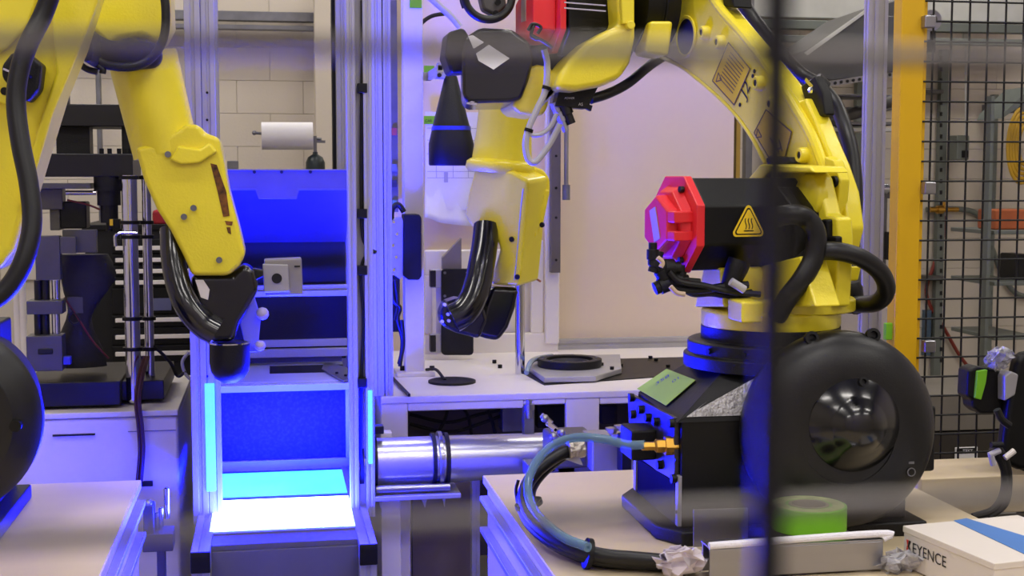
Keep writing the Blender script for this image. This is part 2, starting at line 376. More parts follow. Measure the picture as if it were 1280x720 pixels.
# blue LED strips on the fronts of the two posts
LEDM = M('led_strip', (120, 160, 220), .4, var=0, emis=((.00006, .0005, 1), STRIP))
for x0, x1, y0, y1 in ((-.214, -.184, 478, 612), (.292, .306, 492, 585)):
    zt, zb = P(300, y0, 4.3).z, P(300, y1, 4.3).z
    MB().box(x0, x1, 4.288, 4.300, zb, zt).build('light_strip', LEDM, en, bevel=.002)
# legs, tray rails
for x0, x1 in ((-.24, -.19), (.236, .286)):
    post(x0, x1, 3.88, 3.93, .0, .5); 
for x0, x1 in ((-.24, -.187), (.236, .286)):
    r_ = MB().prism([(x0, 3.87, .5), (x0 + .018, 3.87, .5), (x0 + .018, 3.87, .508), (x1 - .018, 3.87, .508), (x1 - .018, 3.87, .5), (x1, 3.87, .5), (x1, 3.87, .56), (x1 - .02, 3.87, .56), (x1 - .02, 3.87, .552), (x0 + .02, 3.87, .552), (x0 + .02, 3.87, .56), (x0, 3.87, .56)], (0, 1.3, 0)).build('tray_rail', ALUW, en, bevel=.001)
    MB().box(x0 - .001, x1 + .001, 3.862, 3.87, .499, .561).build('end_cap', BLK, r_, bevel=.003)
TRAY = M('blue_light_tinted_sheet', (96, 94, 122), .38, var=.08, scale=6)  # blue light on the tray and skirt is tinted into this base colour
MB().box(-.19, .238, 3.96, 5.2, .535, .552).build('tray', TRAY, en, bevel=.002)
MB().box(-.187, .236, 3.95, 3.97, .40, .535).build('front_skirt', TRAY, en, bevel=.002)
MB().box(-.187, .236, 3.98, 4.02, .28, .32).build('cross_rail', ALUW, en, bevel=.002)
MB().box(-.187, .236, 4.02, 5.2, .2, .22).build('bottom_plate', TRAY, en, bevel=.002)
for n_, y0, y1, col, st in (('glowing_panel', 4.09, 4.475, (.5, .62, 1.0), 2.2), ('glowing_panel', 4.53, 4.885, (.01, .045, 1), 1.0)):
    pass
def pan(y0, y1, col, st, lbl):
    m_ = bpy.data.materials.new('diffuser_' + lbl); m_.use_nodes = True; b = m_.node_tree.nodes['Principled BSDF']
    b.inputs['Base Color'].default_value = (.3, .35, .8, 1); b.inputs['Emission Color'].default_value = (*col, 1); b.inputs['Emission Strength'].default_value = st
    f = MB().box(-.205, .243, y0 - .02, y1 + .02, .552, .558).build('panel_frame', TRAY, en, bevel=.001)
    o = MB().box(-.197, .236, y0, y1, .556, .562).build('diffuser', m_, f, bevel=.001); o['label'] = lbl; return o
pan(4.09, 4.475, (.010, .016, 1), PANEL, 'white glowing front diffuser')
pan(4.53, 4.885, (.0002, .0024, 1), PANEL, 'cyan glowing rear diffuser')
# lower housing with the scratched window
MB().box(-.235, .27, 4.95, 4.99, .552, .59).build('window_rail', BP, en, bevel=.002)
MB().box(-.235, .27, 4.93, 4.99, .845, .87).build('window_rail', BP, en, bevel=.002)
for x0, x1 in ((-.235, -.212), (.255, .27)): MB().box(x0, x1, 4.95, 4.99, .59, .845).build('window_stile', BP, en, bevel=.002)
MB().box(-.212, .255, 4.965, 4.971, .59, .845).build('scratched_window', glass('scratched_plastic', (74, 66, 110), .4, .35, .3), en)
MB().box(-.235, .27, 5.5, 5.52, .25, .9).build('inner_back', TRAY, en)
MB().box(-.235, .27, 4.99, 5.55, .865, .872).build('shelf', BP, en, bevel=.001)
MB().box(P(337, 457, 5.3).x, P(430, 457, 5.3).x, 5.2, 5.4, .872, .874).build('shelf_opening', DARKW, en)
a = PZ(405, 473, .873); MB().prism([PZ(x, y, .875) for x, y in [(405, 456), (412, 455), (437, 462), (437, 475), (430, 478), (402, 463)]], (0, 0, .006)).build('corner_plate', STEEL, en, bevel=.001)
for x, y in ((421, 467), (432, 470)):
    c = PZ(x, y, .881); MB().cyl(c, c + V((0, 0, .006)), .006, 10).build('bolt', BLK, en)
# black well of the shelf, horizontal profiles, dark glass
for y0, y1, Y in ((425, 434, 5.45), (437, 447, 5.42), (357, 363, 5.35), (364, 371, 5.33)):
    a, b = P(262, y0, Y), P(430, y0, Y); MB().box(-.235, .29, Y, Y + .04, P(350, y1, Y).z, P(350, y0, Y).z).build('cross_rail', ALUW, en, bevel=.002)
MB().box(-.235, .29, 5.47, 5.476, P(350, 437, 5.47).z, P(350, 365, 5.47).z).build('dark_window', glass('smoked_plastic', (26, 24, 44), .2, .55), en)
MB().box(-.235, .29, 5.54, 5.55, .88, P(350, 213, 5.55).z).build('inner_back', DARKW, en)
a = P(290, 236, 5.1); 
MB().prism([(-.235, 5.10, P(350, 238, 5.1).z), (-.235, 5.104, P(350, 237, 5.1).z), (-.235, 5.504, P(350, 300, 5.5).z), (-.235, 5.50, P(350, 303, 5.5).z)], (.525, 0, 0)).build('sloping_plate', M('slope_paint', (84, 80, 108), .4, metal=.3), en)
# steel front flange with hanging tab
pts = [(250, 213), (436, 213), (436, 238), (374, 238), (371, 249), (323, 249), (319, 238), (250, 238)]
MB().prism(pY(pts, 5.09), (0, .012, 0)).build('top_flange', M('flange_steel', (104, 100, 98), .4, metal=.6), en, bevel=.002)
MB().box(-.26, .31, 5.08, 5.5, P(350, 213, 5.09).z, P(350, 211.5, 5.09).z).build('top_lip', STEEL, en)
for x in (318, 352, 388): 
    c = P(x, 215, 5.085); MB().cyl(c, c - V((0, .008, 0)), .006, 10).build('bolt', BLK, en)
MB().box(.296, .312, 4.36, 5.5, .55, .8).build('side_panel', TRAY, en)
MB().prism([(-.236, 4.40, .6), (-.236, 5.55, .6), (-.236, 5.55, 1.62), (-.236, 4.40, 1.62)], (-.01, 0, 0)).build('side_panel', TRAY, en)  # unseen panel, added this far forward to keep blue light off the press

# ============================================================ centre machine
cm = thing('assembly_machine', (1.3, 5.4, 0), 'white assembly machine cabinet with a flat deck behind the robots', 'machine')
MB().box(.37, 2.3, 4.77, 6.06, .815, .84).build('deck', WHITE, cm, bevel=.004)
# front fascia with openings, made of panels
def fas(x0, x1, y0, y1): return MB().box(x0, x1, 4.775, 4.80, y0, y1).build('fascia_panel', WHITE, cm, bevel=.006)
zt, zb = .815, .69
fas(.37, .466, .1, .815); fas(.466, .885, .785, .815); fas(.466, .60, .1, .66)
fas(.885, .914, .1, .815); fas(.914, 1.04, .795, .815); fas(1.04, 1.166, .1, .815); fas(1.166, 1.30, .79, .815); fas(1.30, 2.3, .1, .815)
fas(.60, 1.30, .66, .69)
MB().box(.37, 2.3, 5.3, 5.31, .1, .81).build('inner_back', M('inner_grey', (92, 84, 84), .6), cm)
for x in (.42, 2.2): MB().box(x, x + .06, 4.9, 4.96, 0, .1).build('foot', BLK, cm)
MB().box(.37, .39, 4.8, 6.0, .1, .815).build('side_wall', WHITE, cm)
for pts in ([(512, 530), (560, 540), (600, 530), (655, 508)], [(512, 518), (560, 528), (600, 518), (640, 510)], [(560, 508), (556, 525), (545, 545)], [(610, 512), (616, 530), (620, 545)], [(590, 545), (585, 520), (575, 505)]):
    MB().tube([P(x, y, 5.0) for x, y in pts], .007, 8).build('cable', RUB, cm)
pxbox(MB(), 628, 656, 507, 540, 4.95, .1).build('valve_block', STEELD, cm, bevel=.004)
pxbox(MB(), 672, 712, 507, 535, 5.0, .06).build('valve_block', BLKM, cm, bevel=.004)
pxbox(MB(), 752, 772, 507, 530, 4.95, .06).build('valve_block', GREYCL, cm, bevel=.004)
# back panel, right-hand part and the frame with cut-outs on the left
MB().box(P(697, 200, 6).x, P(917, 200, 6).x, 6.0, 6.03, .87, 3.1).build('back_panel', CREAM, cm)
MB().box(.5, P(700, 200, 6.04).x, 6.04, 6.06, .84, 3.1).build('back_panel', CREAM, cm)
profile_rail(MB(), P(697, 0, 5.95).x, 2.3, 5.95, .84, .05, .045).build('bottom_rail', ALUW, cm, bevel=.001)
def wf(x0, x1, y0, y1, Y=5.9): return pxbox(MB(), x0, x1, y0, y1, Y, .03).build('inner_frame', WHITE, cm, bevel=.008)
wf(531, 665, 312, 344); wf(531, 698, 417, 444); wf(531, 541, 344, 417); wf(664, 680, 300, 417); wf(682, 700, 0, 430, 5.88); wf(600, 664, 350, 417, 5.96)
pxbox(MB(), 689, 701, 100, 341, 5.83, .04).build('linear_rail', M('grey_rail', (110, 104, 100), .4, metal=.5), cm, bevel=.002)
for y in (125, 160, 195, 235, 272, 325): 
    c = P(695, y, 5.83); MB().cyl(c, c - V((0, .004, 0)), .006, 8).build('bolt', BLK, cm)
a = P(708, 150, 5.8); MB().cyl((a.x, 5.8, P(708, 235, 5.8).z), (a.x, 5.8, 2.3), .01, 14).build('air_tube', STEEL, cm)
MB().cyl((a.x, 5.8, P(708, 250, 5.8).z), (a.x, 5.8, P(708, 231, 5.8).z), .017, 14).build('tube_fitting', STEELD, cm)
# silver pole and the white column on the deck
c = PZ(650, 467, .84); MB().cyl((c.x, c.y, .84), (c.x, c.y, 1.25), .019, 24).build('pole', CHROME, cm)
col = MB().box(.506, .583, 5.28, 5.36, .84, 3.1).build('column', WHITE, cm, bevel=.006)
MB().box(.47, .62, 5.24, 5.4, .84, .855).build('foot_plate', WHITE, col, bevel=.003)
for x, y in ((503, 463), (540, 463)): 
    q = PZ(x, y, .855); MB().cyl(q, q + V((0, 0, .018)), .01, 12).build('bolt', BLK, col)
pp = MB(); profile_post(pp, .345, .385, 4.79, 4.85, .84, 3.2); pp.build('post', ALUW, cm, bevel=.0015)
pp = MB(); profile_post(pp, .388, .416, 4.79, 4.85, .84, 3.2); pp.build('post', ALUW, cm, bevel=.0015)
# stack-light strip and clutter seen between the posts
pxbox(MB(), 489, 497, 0, 265, 5.6, .03).build('wall_strip', STEELD, cm); pxbox(MB(), 497, 506, 0, 300, 5.7, .03).build('wall_strip', CREAM, cm)
for y, cc in ((160, (190, 90, 70)), (205, (120, 130, 130)), (225, (60, 60, 64)), (250, (110, 150, 110))):
    pxbox(MB(), 490, 496, y, y + 9, 5.58, .02).build('terminal', M('terminal_%d' % y, cc, .5, var=0), cm)
for pts in ([(490, 350), (492, 375), (500, 385), (497, 400), (503, 425), (500, 458)], [(494, 350), (497, 380), (493, 400)], [(502, 400), (504, 430), (499, 455)]):
    MB().tube([P(x, y, 5.1) for x, y in pts], .008, 8).build('cable', RUB, cm)
pxbox(MB(), 489, 500, 345, 415, 5.4, .05).build('bracket', BLKM, cm, bevel=.003)
MB().prism([PZ(x, y, .845) for x, y in [(489, 474), (510, 496), (513, 496), (490, 472)]], (0, 0, .01)).build('edge_strip', BLK, cm)
for x, y in ((618, 454), (625, 460), (760, 459), (776, 459), (813, 449), (820, 452), (835, 460)):
    q = PZ(x, y, .841); MB().cyl(q, q + V((0, 0, .014)), .009, 12).build('socket_screw', BLK, cm)
MB().tube([PZ(533, 462, .86), PZ(545, 462, .87), PZ(556, 475, .846)], .006, 8).build('cable', RUB, cm)
# black round cover on the deck
q = PZ(565, 478, .84); o = MB().lathe(q, (0, 0, 1), [(0, .09), (.008, .09), (.010, .084), (.006, .07), (.006, .001)], 40).build('round_cover', BLKM)
tag(o, 'flat black round cover lying on the white deck', 'cover')
# rotary ring
rt = thing('rotary_table', PZ(712, 466, .84), 'black ring turntable on a grey plate set in the white deck', 'turntable')
q = PZ(712, 466, .84)
MB().prism([PZ(x, y, .84) for x, y in [(655, 468), (672, 452), (900, 446), (905, 466), (680, 482)]], (0, 0, .004)).build('gasket', BLK, rt, bevel=.002)
MB().prism([PZ(x, y, .845) for x, y in [(660, 464), (676, 452), (775, 449), (777, 467), (745, 477), (680, 479)]], (0, 0, .022)).build('base_plate', M('grey_plate2', (168, 166, 168), .4, metal=.3), rt, bevel=.004)
MB().ring(q + V((0, 0, .03)), (0, 0, 1), .092, .128, .028).build('ring', BLKM, rt, bevel=.002)
MB().lathe(q + V((0, 0, .027)), (0, 0, 1), [(0, .125), (.004, .125)], 40).build('ring_floor', GREYCL, rt)
MB().ring(q + V((0, 0, .028)), (0, 0, 1), .075, .08, .02).build('inner_ring', STEELD, rt)
for k in range(10):
    a_ = 2 * PI * k / 10; MB().cyl(q + V((math.cos(a_) * .11, math.sin(a_) * .11, .058)), q + V((math.cos(a_) * .11, math.sin(a_) * .11, .06)), .006, 8).build('bolt', STEELD, rt)
for x, y in ((752, 457), (765, 462)):
    w_ = PZ(x, y, .867); MB().cyl(w_, w_ + V((0, 0, .012)), .008, 10).build('bolt', BLK, rt)
MB().tube([PZ(658, 466, .87), PZ(664, 452, .9), PZ(676, 447, .88), PZ(690, 445, .86)], .01, 10).build('clear_hose', M('bluish_hose', (120, 140, 160), .2, spec=.8), rt)
# blue-lit lamp box on the column
lm = thing('lamp_box', P(508, 310, 5.2), 'black rectangular lamp box with a blue-lit plate on the white column', 'lamp')
MB().prism(pY([(505, 268), (524, 268), (527, 272), (527, 345), (524, 350), (510, 350), (504, 344)], 5.17), (0, .1, 0)).build('housing', BLKM, lm, bevel=.004)
MB().prism(pY([(488, 280), (494, 272), (502, 271), (504, 276), (504, 345), (500, 349), (488, 340)], 5.18), (0, .03, 0)).build('side_plate', ALUW, lm, bevel=.003)
for x, y in ((492, 278), (496, 293), (491, 307), (495, 322), (492, 338)): 
    q = P(x, y, 5.18); MB().cyl(q, q - V((0, .006, 0)), .006, 10).build('bolt', CHROME, lm)
MB().tube([P(x, y, 5.22) for x, y in [(489, 284), (490, 262), (498, 256), (505, 265)]], .011, 10).build('cable', RUB, lm)
MB().box(P(515, 0, 5.2).x, P(520, 0, 5.2).x, 5.24, 5.3, P(0, 330, 5.2).z, P(0, 290, 5.2).z).build('mount', BLKM, lm)
# paper sheets
pr = MB(); g = 14; vv = {}
for i in range(g + 1):
    for j in range(g + 1):
        x = 531 + (70) * i / g; yb = 272 + 12 * (i / g) ** .5 * (1 if i > 3 else .3 * i); y = 165 + (yb - 165) * j / g
        yy = 5.96 - (.05 * (j / g) ** 3 * (1 - i / g)) + .006 * math.sin(i * 1.3)
        vv[i, j] = pr.bm.verts.new(P(x, y, yy))
for i in range(g):
    for j in range(g): pr.face([vv[i, j], vv[i + 1, j], vv[i + 1, j + 1], vv[i, j + 1]])
o = pr.build('paper_sheet', PAPER); o.modifiers.new('thick', 'SOLIDIFY').thickness = .0006
tag(o, 'large white paper sheet with a curled lower corner taped on the machine wall', 'paper')
sh = thing('printed_sheet', P(560, 205, 5.95), 'pale printed sheet with faint ruled boxes beside the black cone', 'paper')
pxbox(MB(), 532, 600, 140, 262, 5.945, .001).build('sheet', PAPER, sh)
INK = M('faint_ink', (170, 166, 176), .7, var=0)
for y in (160, 175, 192, 214, 222): pxbox(MB(), 534, 598, y, y + .7, 5.943, .001).build('ruled_line', INK, sh)
for x in (545, 566, 585): pxbox(MB(), x, x + .7, 160, 222, 5.943, .001).build('ruled_line', INK, sh)
pxbox(MB(), 555, 560, 215, 228, 5.942, .001).build('grey_mark', INK, sh)
for k, (x0, x1, y0, y1, s_) in enumerate(((512, 527, -4, 10, ''), (530, 543, 82, 98, ''), (530, 544, 145, 155, 'CAR'))):
    Yg = 5.275 if k == 0 else 5.94
    o = pxbox(MB(), x0, x1, y0, y1, Yg, .002).build('sticker', GREEN)
    tag(o, ['green sticker at the top of the white column', 'green sticker on the wall behind the lens bracket', 'green sticker lettered CAR left of the black cone'][k], 'sticker')
    if s_:
        p_ = P(x0 + 1, y1 - 2.5, Yg - .001); text('lettering', s_, p_, (1, 0, 0), (0, 0, 1), .016, BLK, o)
# small fixture plate, wedge and clamps on the inner frame
fx = thing('fixture_plate', P(572, 390, 5.7), 'tall black rounded fixture plate with a grey wedge, clamped on the machine frame', 'fixture')
def rrect(x0, x1, y0, y1, r, n=5):
    out = []
    for cx, cy, a0 in ((x1 - r, y0 + r, -90), (x1 - r, y1 - r, 0), (x0 + r, y1 - r, 90), (x0 + r, y0 + r, 180)):
        for k in range(n + 1):
            a = math.radians(a0 + 90 * k / n); out.append((cx + r * math.cos(a), cy + r * math.sin(a)))
    return out
MB().prism(pY(rrect(552, 592, 336, 444, 5), 5.7), (0, .02, 0)).build('plate', BLKM, fx, bevel=.002)
MB().prism(pY([(553, 322), (577, 297), (577, 337), (553, 337)], 5.74), (0, .04, 0)).build('wedge', M('grey_wedge', (128, 120, 122), .5, metal=.3), fx, bevel=.003)
for y in (337, 418):
    pxbox(MB(), 538, 552, y, y + 23, 5.71, .05).build('clamp', ALUW, fx, bevel=.004); pxbox(MB(), 538, 545, y + 1, y + 22, 5.705, .05).build('clamp_pad', NAVY, fx, bevel=.003)
pxbox(MB(), 545, 552, 340, 440, 5.76, .15).build('standoff', WHITE, fx)
for x, y in ((556, 341), (584, 341), (556, 370)): 
    q = P(x, y, 5.7); MB().cyl(q, q - V((0, .004, 0)), .006, 8).build('bolt', STEELD, fx)
# vision cone on its bracket
vc = thing('vision_camera', P(565, 150, 5.0), 'black conical camera hood with a blue band hanging from a grey bracket', 'camera')
c0 = P(564, 207, 5.0)
zz = lambda y: P(564, y, 5.0).z; k_ = mpp(5.03)
def sq_ring(y, hw, r=.35):
    h = hw * k_; z = zz(y); out = []
    for k in range(24):
        a = 2 * PI * k / 24; ca, sa = math.cos(a), math.sin(a); e = 3.2
        q = (abs(ca) ** e + abs(sa) ** e) ** (-1 / e); out.append(V((c0.x + ca * q * h, 5.0 + sa * q * h, z)))
    return out
MB().rings([sq_ring(207, 27), sq_ring(205, 28), sq_ring(180, 28), sq_ring(158, 23)]).build('hood', BLKM, vc, smooth=45)
MB().rings([sq_ring(163, 24.6), sq_ring(158, 24)]).build('band', M('blue_band', (40, 50, 170), .4), vc)
MB().rings([sq_ring(158, 23), sq_ring(97, 8), sq_ring(95, 7)]).build('cone', BLKM, vc, smooth=45)
pxbox(MB(), 545, 566, 88, 98, 4.99, .05).build('bracket', ALUW, vc, bevel=.002); pxbox(MB(), 547, 557, 78, 90, 5.0, .04).build('bracket', ALUW, vc, bevel=.002)
MB().box(P(547, 85, 5.0).x, P(553, 85, 5.0).x, 5.0, 5.4, zz(92), zz(82)).build('arm', ALUW, vc); MB().box(.55, P(553, 85, 5.0).x, 5.34, 5.38, zz(92), zz(82)).build('arm', ALUW, vc)
for x in (549, 562): 
    q = P(x, 94, 4.99); MB().cyl(q, q - V((0, .008, 0)), .008, 10).build('bolt', NAVY, vc)
# thin grey hose high on the machine
tag(MB().tube([P(x, y, 5.5) for x, y in [(520, 40), (528, 28), (540, 20), (556, 17)]], .008, 8).build('hose', GREYCL), 'short dark hose curving on the wall above the vision cone', 'hose')
tag(MB().tube([P(x, y, 4.9) for x, y in [(534, -6), (550, 8), (565, 22), (575, 34)]], .012, 10).build('hose', GREYH), 'pale hose slanting down behind the black coil of cable', 'hose')

# ============================================================ exhaust tube on its cradle
et = thing('duct_tube', (.6, 4.4, .6), 'polished steel duct tube held by two black banded clamps', 'pipe')
za = (P(480, 548, 4.4).z + P(480, 605, 4.4).z) / 2; r0 = 30 * mpp(4.45)
xa, xb = P(468, 570, 4.4).x, P(700, 560, 4.4).x
TUBE = M('polished_tube', (206, 206, 214), .3, metal=.9, var=.05, scale=6, stretch=(.2, 1, 1))
MB().lathe((xa, 4.4, za), (1, 0, 0), [(0, r0), (.3, r0), (.34, r0 * .96), (xb - xa, r0 * .93)], 48).build('tube', TUBE, et)
MB().lathe((P(441, 570, 4.4).x, 4.4, za), (1, 0, 0), [(0, r0 * .82), (.006, r0 * .86), (.02, r0 * .86), (.02, r0 * .8), (.03, r0 * .8), (.03, r0 * .9), (.07, r0 * .9)], 48).build('end_ring', CHROME, et)
for x in (459, 549):
    cxx = P(x, 570, 4.4).x
    for dx in (-.022, .0, .022):
        MB().ring((cxx + dx - .006, 4.4, za), (1, 0, 0), r0 * .98, r0 * (1.13 if dx else 1.2), .013).build('clamp_band', STEEL if dx == 0 else RUB, et, bevel=.001)
    MB().box(cxx - .025, cxx + .025, 4.36, 4.44, za - r0 * 1.28, za - r0).build('clamp_foot', STEELD, et)
MB().box(P(456, 610, 4.33).x + .03, P(575, 610, 4.33).x, 4.30, 4.50, za - r0 * 1.42, za - r0 * 1.22).build('cradle_plate', ALUW, et, bevel=.003)
MB().cyl((P(470, 600, 4.33).x, 4.325, za - r0 * .98), (P(562, 600, 4.33).x, 4.325, za - r0 * .98), .013, 16).build('support_rod', STEEL, et)
for x, ww in ((524, 8), (549, 4), (468, 5)):
    MB().prism([(P(x - ww / 2, 0, 4.4).x, 4.33, za - r0 * 1.42), (P(x + ww / 2, 0, 4.4).x, 4.33, za - r0 * 1.42), (P(x + 1, 0, 4.4).x, 4.33, za - r0 * 1.42 - .035)], (0, .02, 0)).build('gusset', ALUW, et)
MB().box(P(470, 0, 4.4).x, P(495, 0, 4.4).x, 4.36, 4.44, 0, za - r0 * 1.42).build('leg', WHITE, et, bevel=.004)
pxbox(MB(), 480, 513, 615, 722, 4.5, .2).build('duct_box', WHITE, et, bevel=.004)
pxbox(MB(), 476, 490, 541, 549, 4.42, .05).build('small_block', WHITE, et, bevel=.002); pxbox(MB(), 462, 480, 533, 543, 4.36, .04).build('sensor', NAVY, et, bevel=.003)
# reducer housing between tube and robot base
gh = thing('transfer_housing', P(730, 570, 4.1), 'grey metal housing joining the steel tube beside the robot base', 'housing')
pxbox(MB(), 690, 745, 545, 586, 4.15, .16).build('body', GRM, gh, bevel=.01)
pxbox(MB(), 660, 745, 580, 600, 4.2, .1).build('lower_block', STEELD, gh, bevel=.004)
pxbox(MB(), 740, 800, 548, 590, 4.08, .16).build('cover', M('light_cast', (150, 146, 148), .42, metal=.4, var=.1), gh, bevel=.008)
MB().box(P(700, 0, 4.2).x, P(720, 0, 4.2).x, 4.2, 4.26, 0, P(0, 590, 4.2).z).build('leg', ALU, gh)
for i, (x, y) in enumerate(((683, 524), (690, 533), (697, 540))): 
    q = P(x, y, 4.1); MB().obox(q, (1, 0, -.8), (0, 1, 0), (.8, 0, 1), .02, .012, .009).build('toggle_clamp', CHROME, gh, bevel=.003)
for x, y in ((681, 523), (692, 546), (702, 541)): 
    q = P(x, y, 4.08); MB().ball(q, .013, 10).build('knob', STEEL, gh)
for x, y in ((765, 541), (776, 538), (783, 547), (770, 548)):
    q = P(x, y, 4.08); MB().lathe(q, (0, 0, 1), [(0, .015), (.008, .015), (.008, .022), (.016, .022)], 6).build('hex_bolt', STEEL, gh)
for x in (674, 690): 
    q = P(x, 586, 4.14); MB().cyl(q, q - V((0, .01, 0)), .007, 10).build('bolt', BLK, gh)
pxbox(MB(), 777, 790, 545, 592, 4.0, .06).build('black_clamp', BLK, gh, bevel=.005)
pxbox(MB(), 655, 668, 510, 545, 4.6, .04).build('cylinder_mount', STEELD, gh, bevel=.003)
q = P(661, 512, 4.6); MB().lathe(q, (0, 0, 1), [(-.03, .012), (0, .012), (0, .02), (.02, .02), (.02, .01), (.035, .01)], 14).build('valve', STEEL, gh)
# floor-level post between benches
pp = MB(); profile_post(pp, P(590, 680, 4.5).x, P(600, 680, 4.5).x, 4.5, 4.54, 0, .6); tag(pp.build('floor_post', ALUW), 'short aluminium post standing left of the cream bench', 'post')
tag(MB().box(P(516, 680, 4.7).x, P(590, 680, 4.7).x, 4.70, 4.74, 0, .62).build('kick_panel', M('brown_grey_panel', (108, 96, 92), .6, var=.1)), 'brown grey lower panel below the steel tube', 'panel')

# clamp fixture in front of the white base
cf = thing('pin_fixture', P(195, 650, 4.3), 'small metal fixture with three upright chrome pins beside the left bench', 'fixture')
for x, y0, y1, r_ in ((208, 609, 648, .009), (201, 634, 668, .008), (196, 640, 672, .008)):
    Y_ = 4.2 + .02 * (x == 208); a, b = P(x, y0, Y_), P(x, y1, Y_); MB().lathe(a, (0, 0, -1), [(0, r_ * .5), (.004, r_), (a.z - b.z, r_)], 14).build('pin', CHROME, cf)
pxbox(MB(), 179, 192, 632, 680, 4.15, .06).build('block', GRM, cf, bevel=.003)
pxbox(MB(), 178, 216, 668, 690, 4.14, .1).build('base_block', GRM, cf, bevel=.003)
MB().box(P(180, 0, 4.14).x, P(190, 0, 4.14).x, 4.16, 4.22, 0, P(0, 688, 4.14).z).build('leg', GRM, cf)
c = P(185, 630, 4.17); MB().ball(c, .014, 10).build('knob', STEEL, cf)

# ============================================================ things on the back wall
def rail_h(y0, y1, x0, x1, Y, mat, name, lbl, cat):
    m_ = MB(); a = P((x0 + x1) / 2, y0, Y).z; b = P((x0 + x1) / 2, y1, Y).z
    m_.box(P(x0, y0, Y).x, P(x1, y0, Y).x, Y, Y + .08, b, a); return tag(m_.build(name, mat, bevel=.004), lbl, cat)
rail_h(14, 26, 80, 545, 8.36, STEELD, 'cable_tray', 'dull metal channel along the top of the back wall, the upper of two', 'channel')
rail_h(31, 37, 80, 545, 8.36, STEELD, 'conduit', 'thin metal rail along the back wall, the lower of two', 'conduit')
pxbox(MB(), 393, 414, -30, 213, 8.2, .15)
tag(pxbox(MB(), 394, 414, -30, 240, 8.2, .2).build('pilaster', WALL, bevel=.004), 'pale square pillar right of the paper roll', 'pillar')
tag(pxbox(MB(), 120, 126, -30, 290, 8.3, .06).build('conduit', STEELD, bevel=.006), 'upright conduit behind the left press frame', 'conduit')
# paper roll on its holder
rl = thing('roll_holder', P(355, 170, 6.6), 'white paper towel roll on a rod above the steel flange', 'paper roll')
Yr = 6.6; a, b = P(327, 170, Yr), P(391, 170, Yr)
MB().lathe(a, (b - a), [(0, .02), (0, 17 * mpp(6.6)), ((b - a).length, 17 * mpp(6.6)), ((b - a).length, .02)], 36).build('roll', PAPER, rl)
MB().cyl(P(318, 166, Yr), P(402, 174, Yr), .007, 10).build('rod', STEELD, rl)
MB().ball(P(318, 166, Yr), .012, 8).build('rod_knob', STEELD, rl)
c = P(394, 190, Yr); MB().box(c.x - .008, c.x + .008, Yr - .01, Yr + .01, P(0, 195, Yr).z, P(0, 168, Yr).z).build('upright', STEELD, rl)
MB().obox(P(400, 177, Yr), (1, 0, 0), (0, 1, 0), (0, 0, 1), .025, .01, .006).build('lever', STEELD, rl)
MB().lathe((c.x, Yr, P(0, 216, Yr).z), (0, 0, 1), [(-1.64, .05), (0, .046), (.05, .046), (.075, .035), (.09, .012), (.1, .012)], 24).build('gas_bottle', M('bottle_green', (30, 42, 44), .35), rl)
tag(pxbox(MB(), 284, 298, 201, 212, 7.9, .05).build('wall_box', STEELD, bevel=.004), 'small grey box on the wall left of the paper roll', 'box')

# ============================================================ right robot
E_ = V((-.981, -.195, 0)).normalized()        # direction of its shoulder axis, towards the left
U_ = V((-.195, .981, 0)).normalized()         # along the arm plane, away from the lens
A0 = V((1.345, 3.2, 0))
def PA(x, y, off=0): return PPL(x, y, A0 + E_ * off, E_)
rb = thing('robot', (1.22, 3.2, .76), 'large yellow robot arm with red motor cap on a black base, right of centre', 'robot')
BX0, BX1, BY0, BY1 = .935, 1.50, 3.02, 3.41
m = MB(); m.prism([(.885, 3.06, .76), (.93, 2.985, .76), (1.54, 2.985, .76), (1.54, 3.45, .76), (.93, 3.45, .76), (.885, 3.38, .76)], (0, 0, .035)); m.build('base_plate', BLKM, rb, bevel=.006)
base = MB().box(BX0, BX1, BY0, BY1, .795, 1.057).build('base', BLK, rb, bevel=.005)
cp = MB().prism([PX(x, y, .935) for x, y in [(790, 491), (849, 522), (849, 601), (826, 588), (792, 562)]], (-.012, 0, 0)).build('connector_plate', M('dark_anodised', (64, 60, 66), .3, metal=.5), rb, bevel=.002)
for x, y in ((792, 497), (793, 518), (812, 522), (822, 527), (842, 529), (803, 512), (845, 598), (827, 581)):
    q = PX(x, y, .923); MB().lathe(q, (-1, 0, 0), [(0, .011), (.012, .011)], 12).build('bolt', BLK, cp)
for x in (795, 848): 
    q = PX(x, 620, .93); MB().box(.926, .936, q.y - .008, q.y + .012, .80, .92).build('side_strip', ALUW, rb, bevel=.001)
for y in (575, 600, 640):
    q = PX(846, y, .925); MB().cyl(q, q - V((.004, 0, 0)), .004, 8).build('bolt', BLK, rb)
MB().prism([PX(x, y, .933) for x, y in [(796, 572), (826, 591), (844, 603), (844, 672), (796, 628)]], (-.002, 0, 0)).build('lower_panel', M('deep_black', (3, 3, 3), .8, spec=.1), rb)
# connector body and brass fitting on the plate
q = PX(812, 548, .92); MB().box(.86, .925, q.y - .05, q.y + .06, q.z - .045, q.z + .03).build('connector', BLKM, rb, bevel=.006)
q = PX(832, 555, .86); a = P(812, 556, q.y)
br = MB(); br.lathe(P(846, 557, 3.06), V((-1, .05, .01)), [(-.05, .022), (0, .022), (0, .024), (.03, .024), (.03, .017), (.05, .017), (.055, .011), (.085, .011)], 6); br.build('brass_fitting', BRASS, rb, bevel=.002)
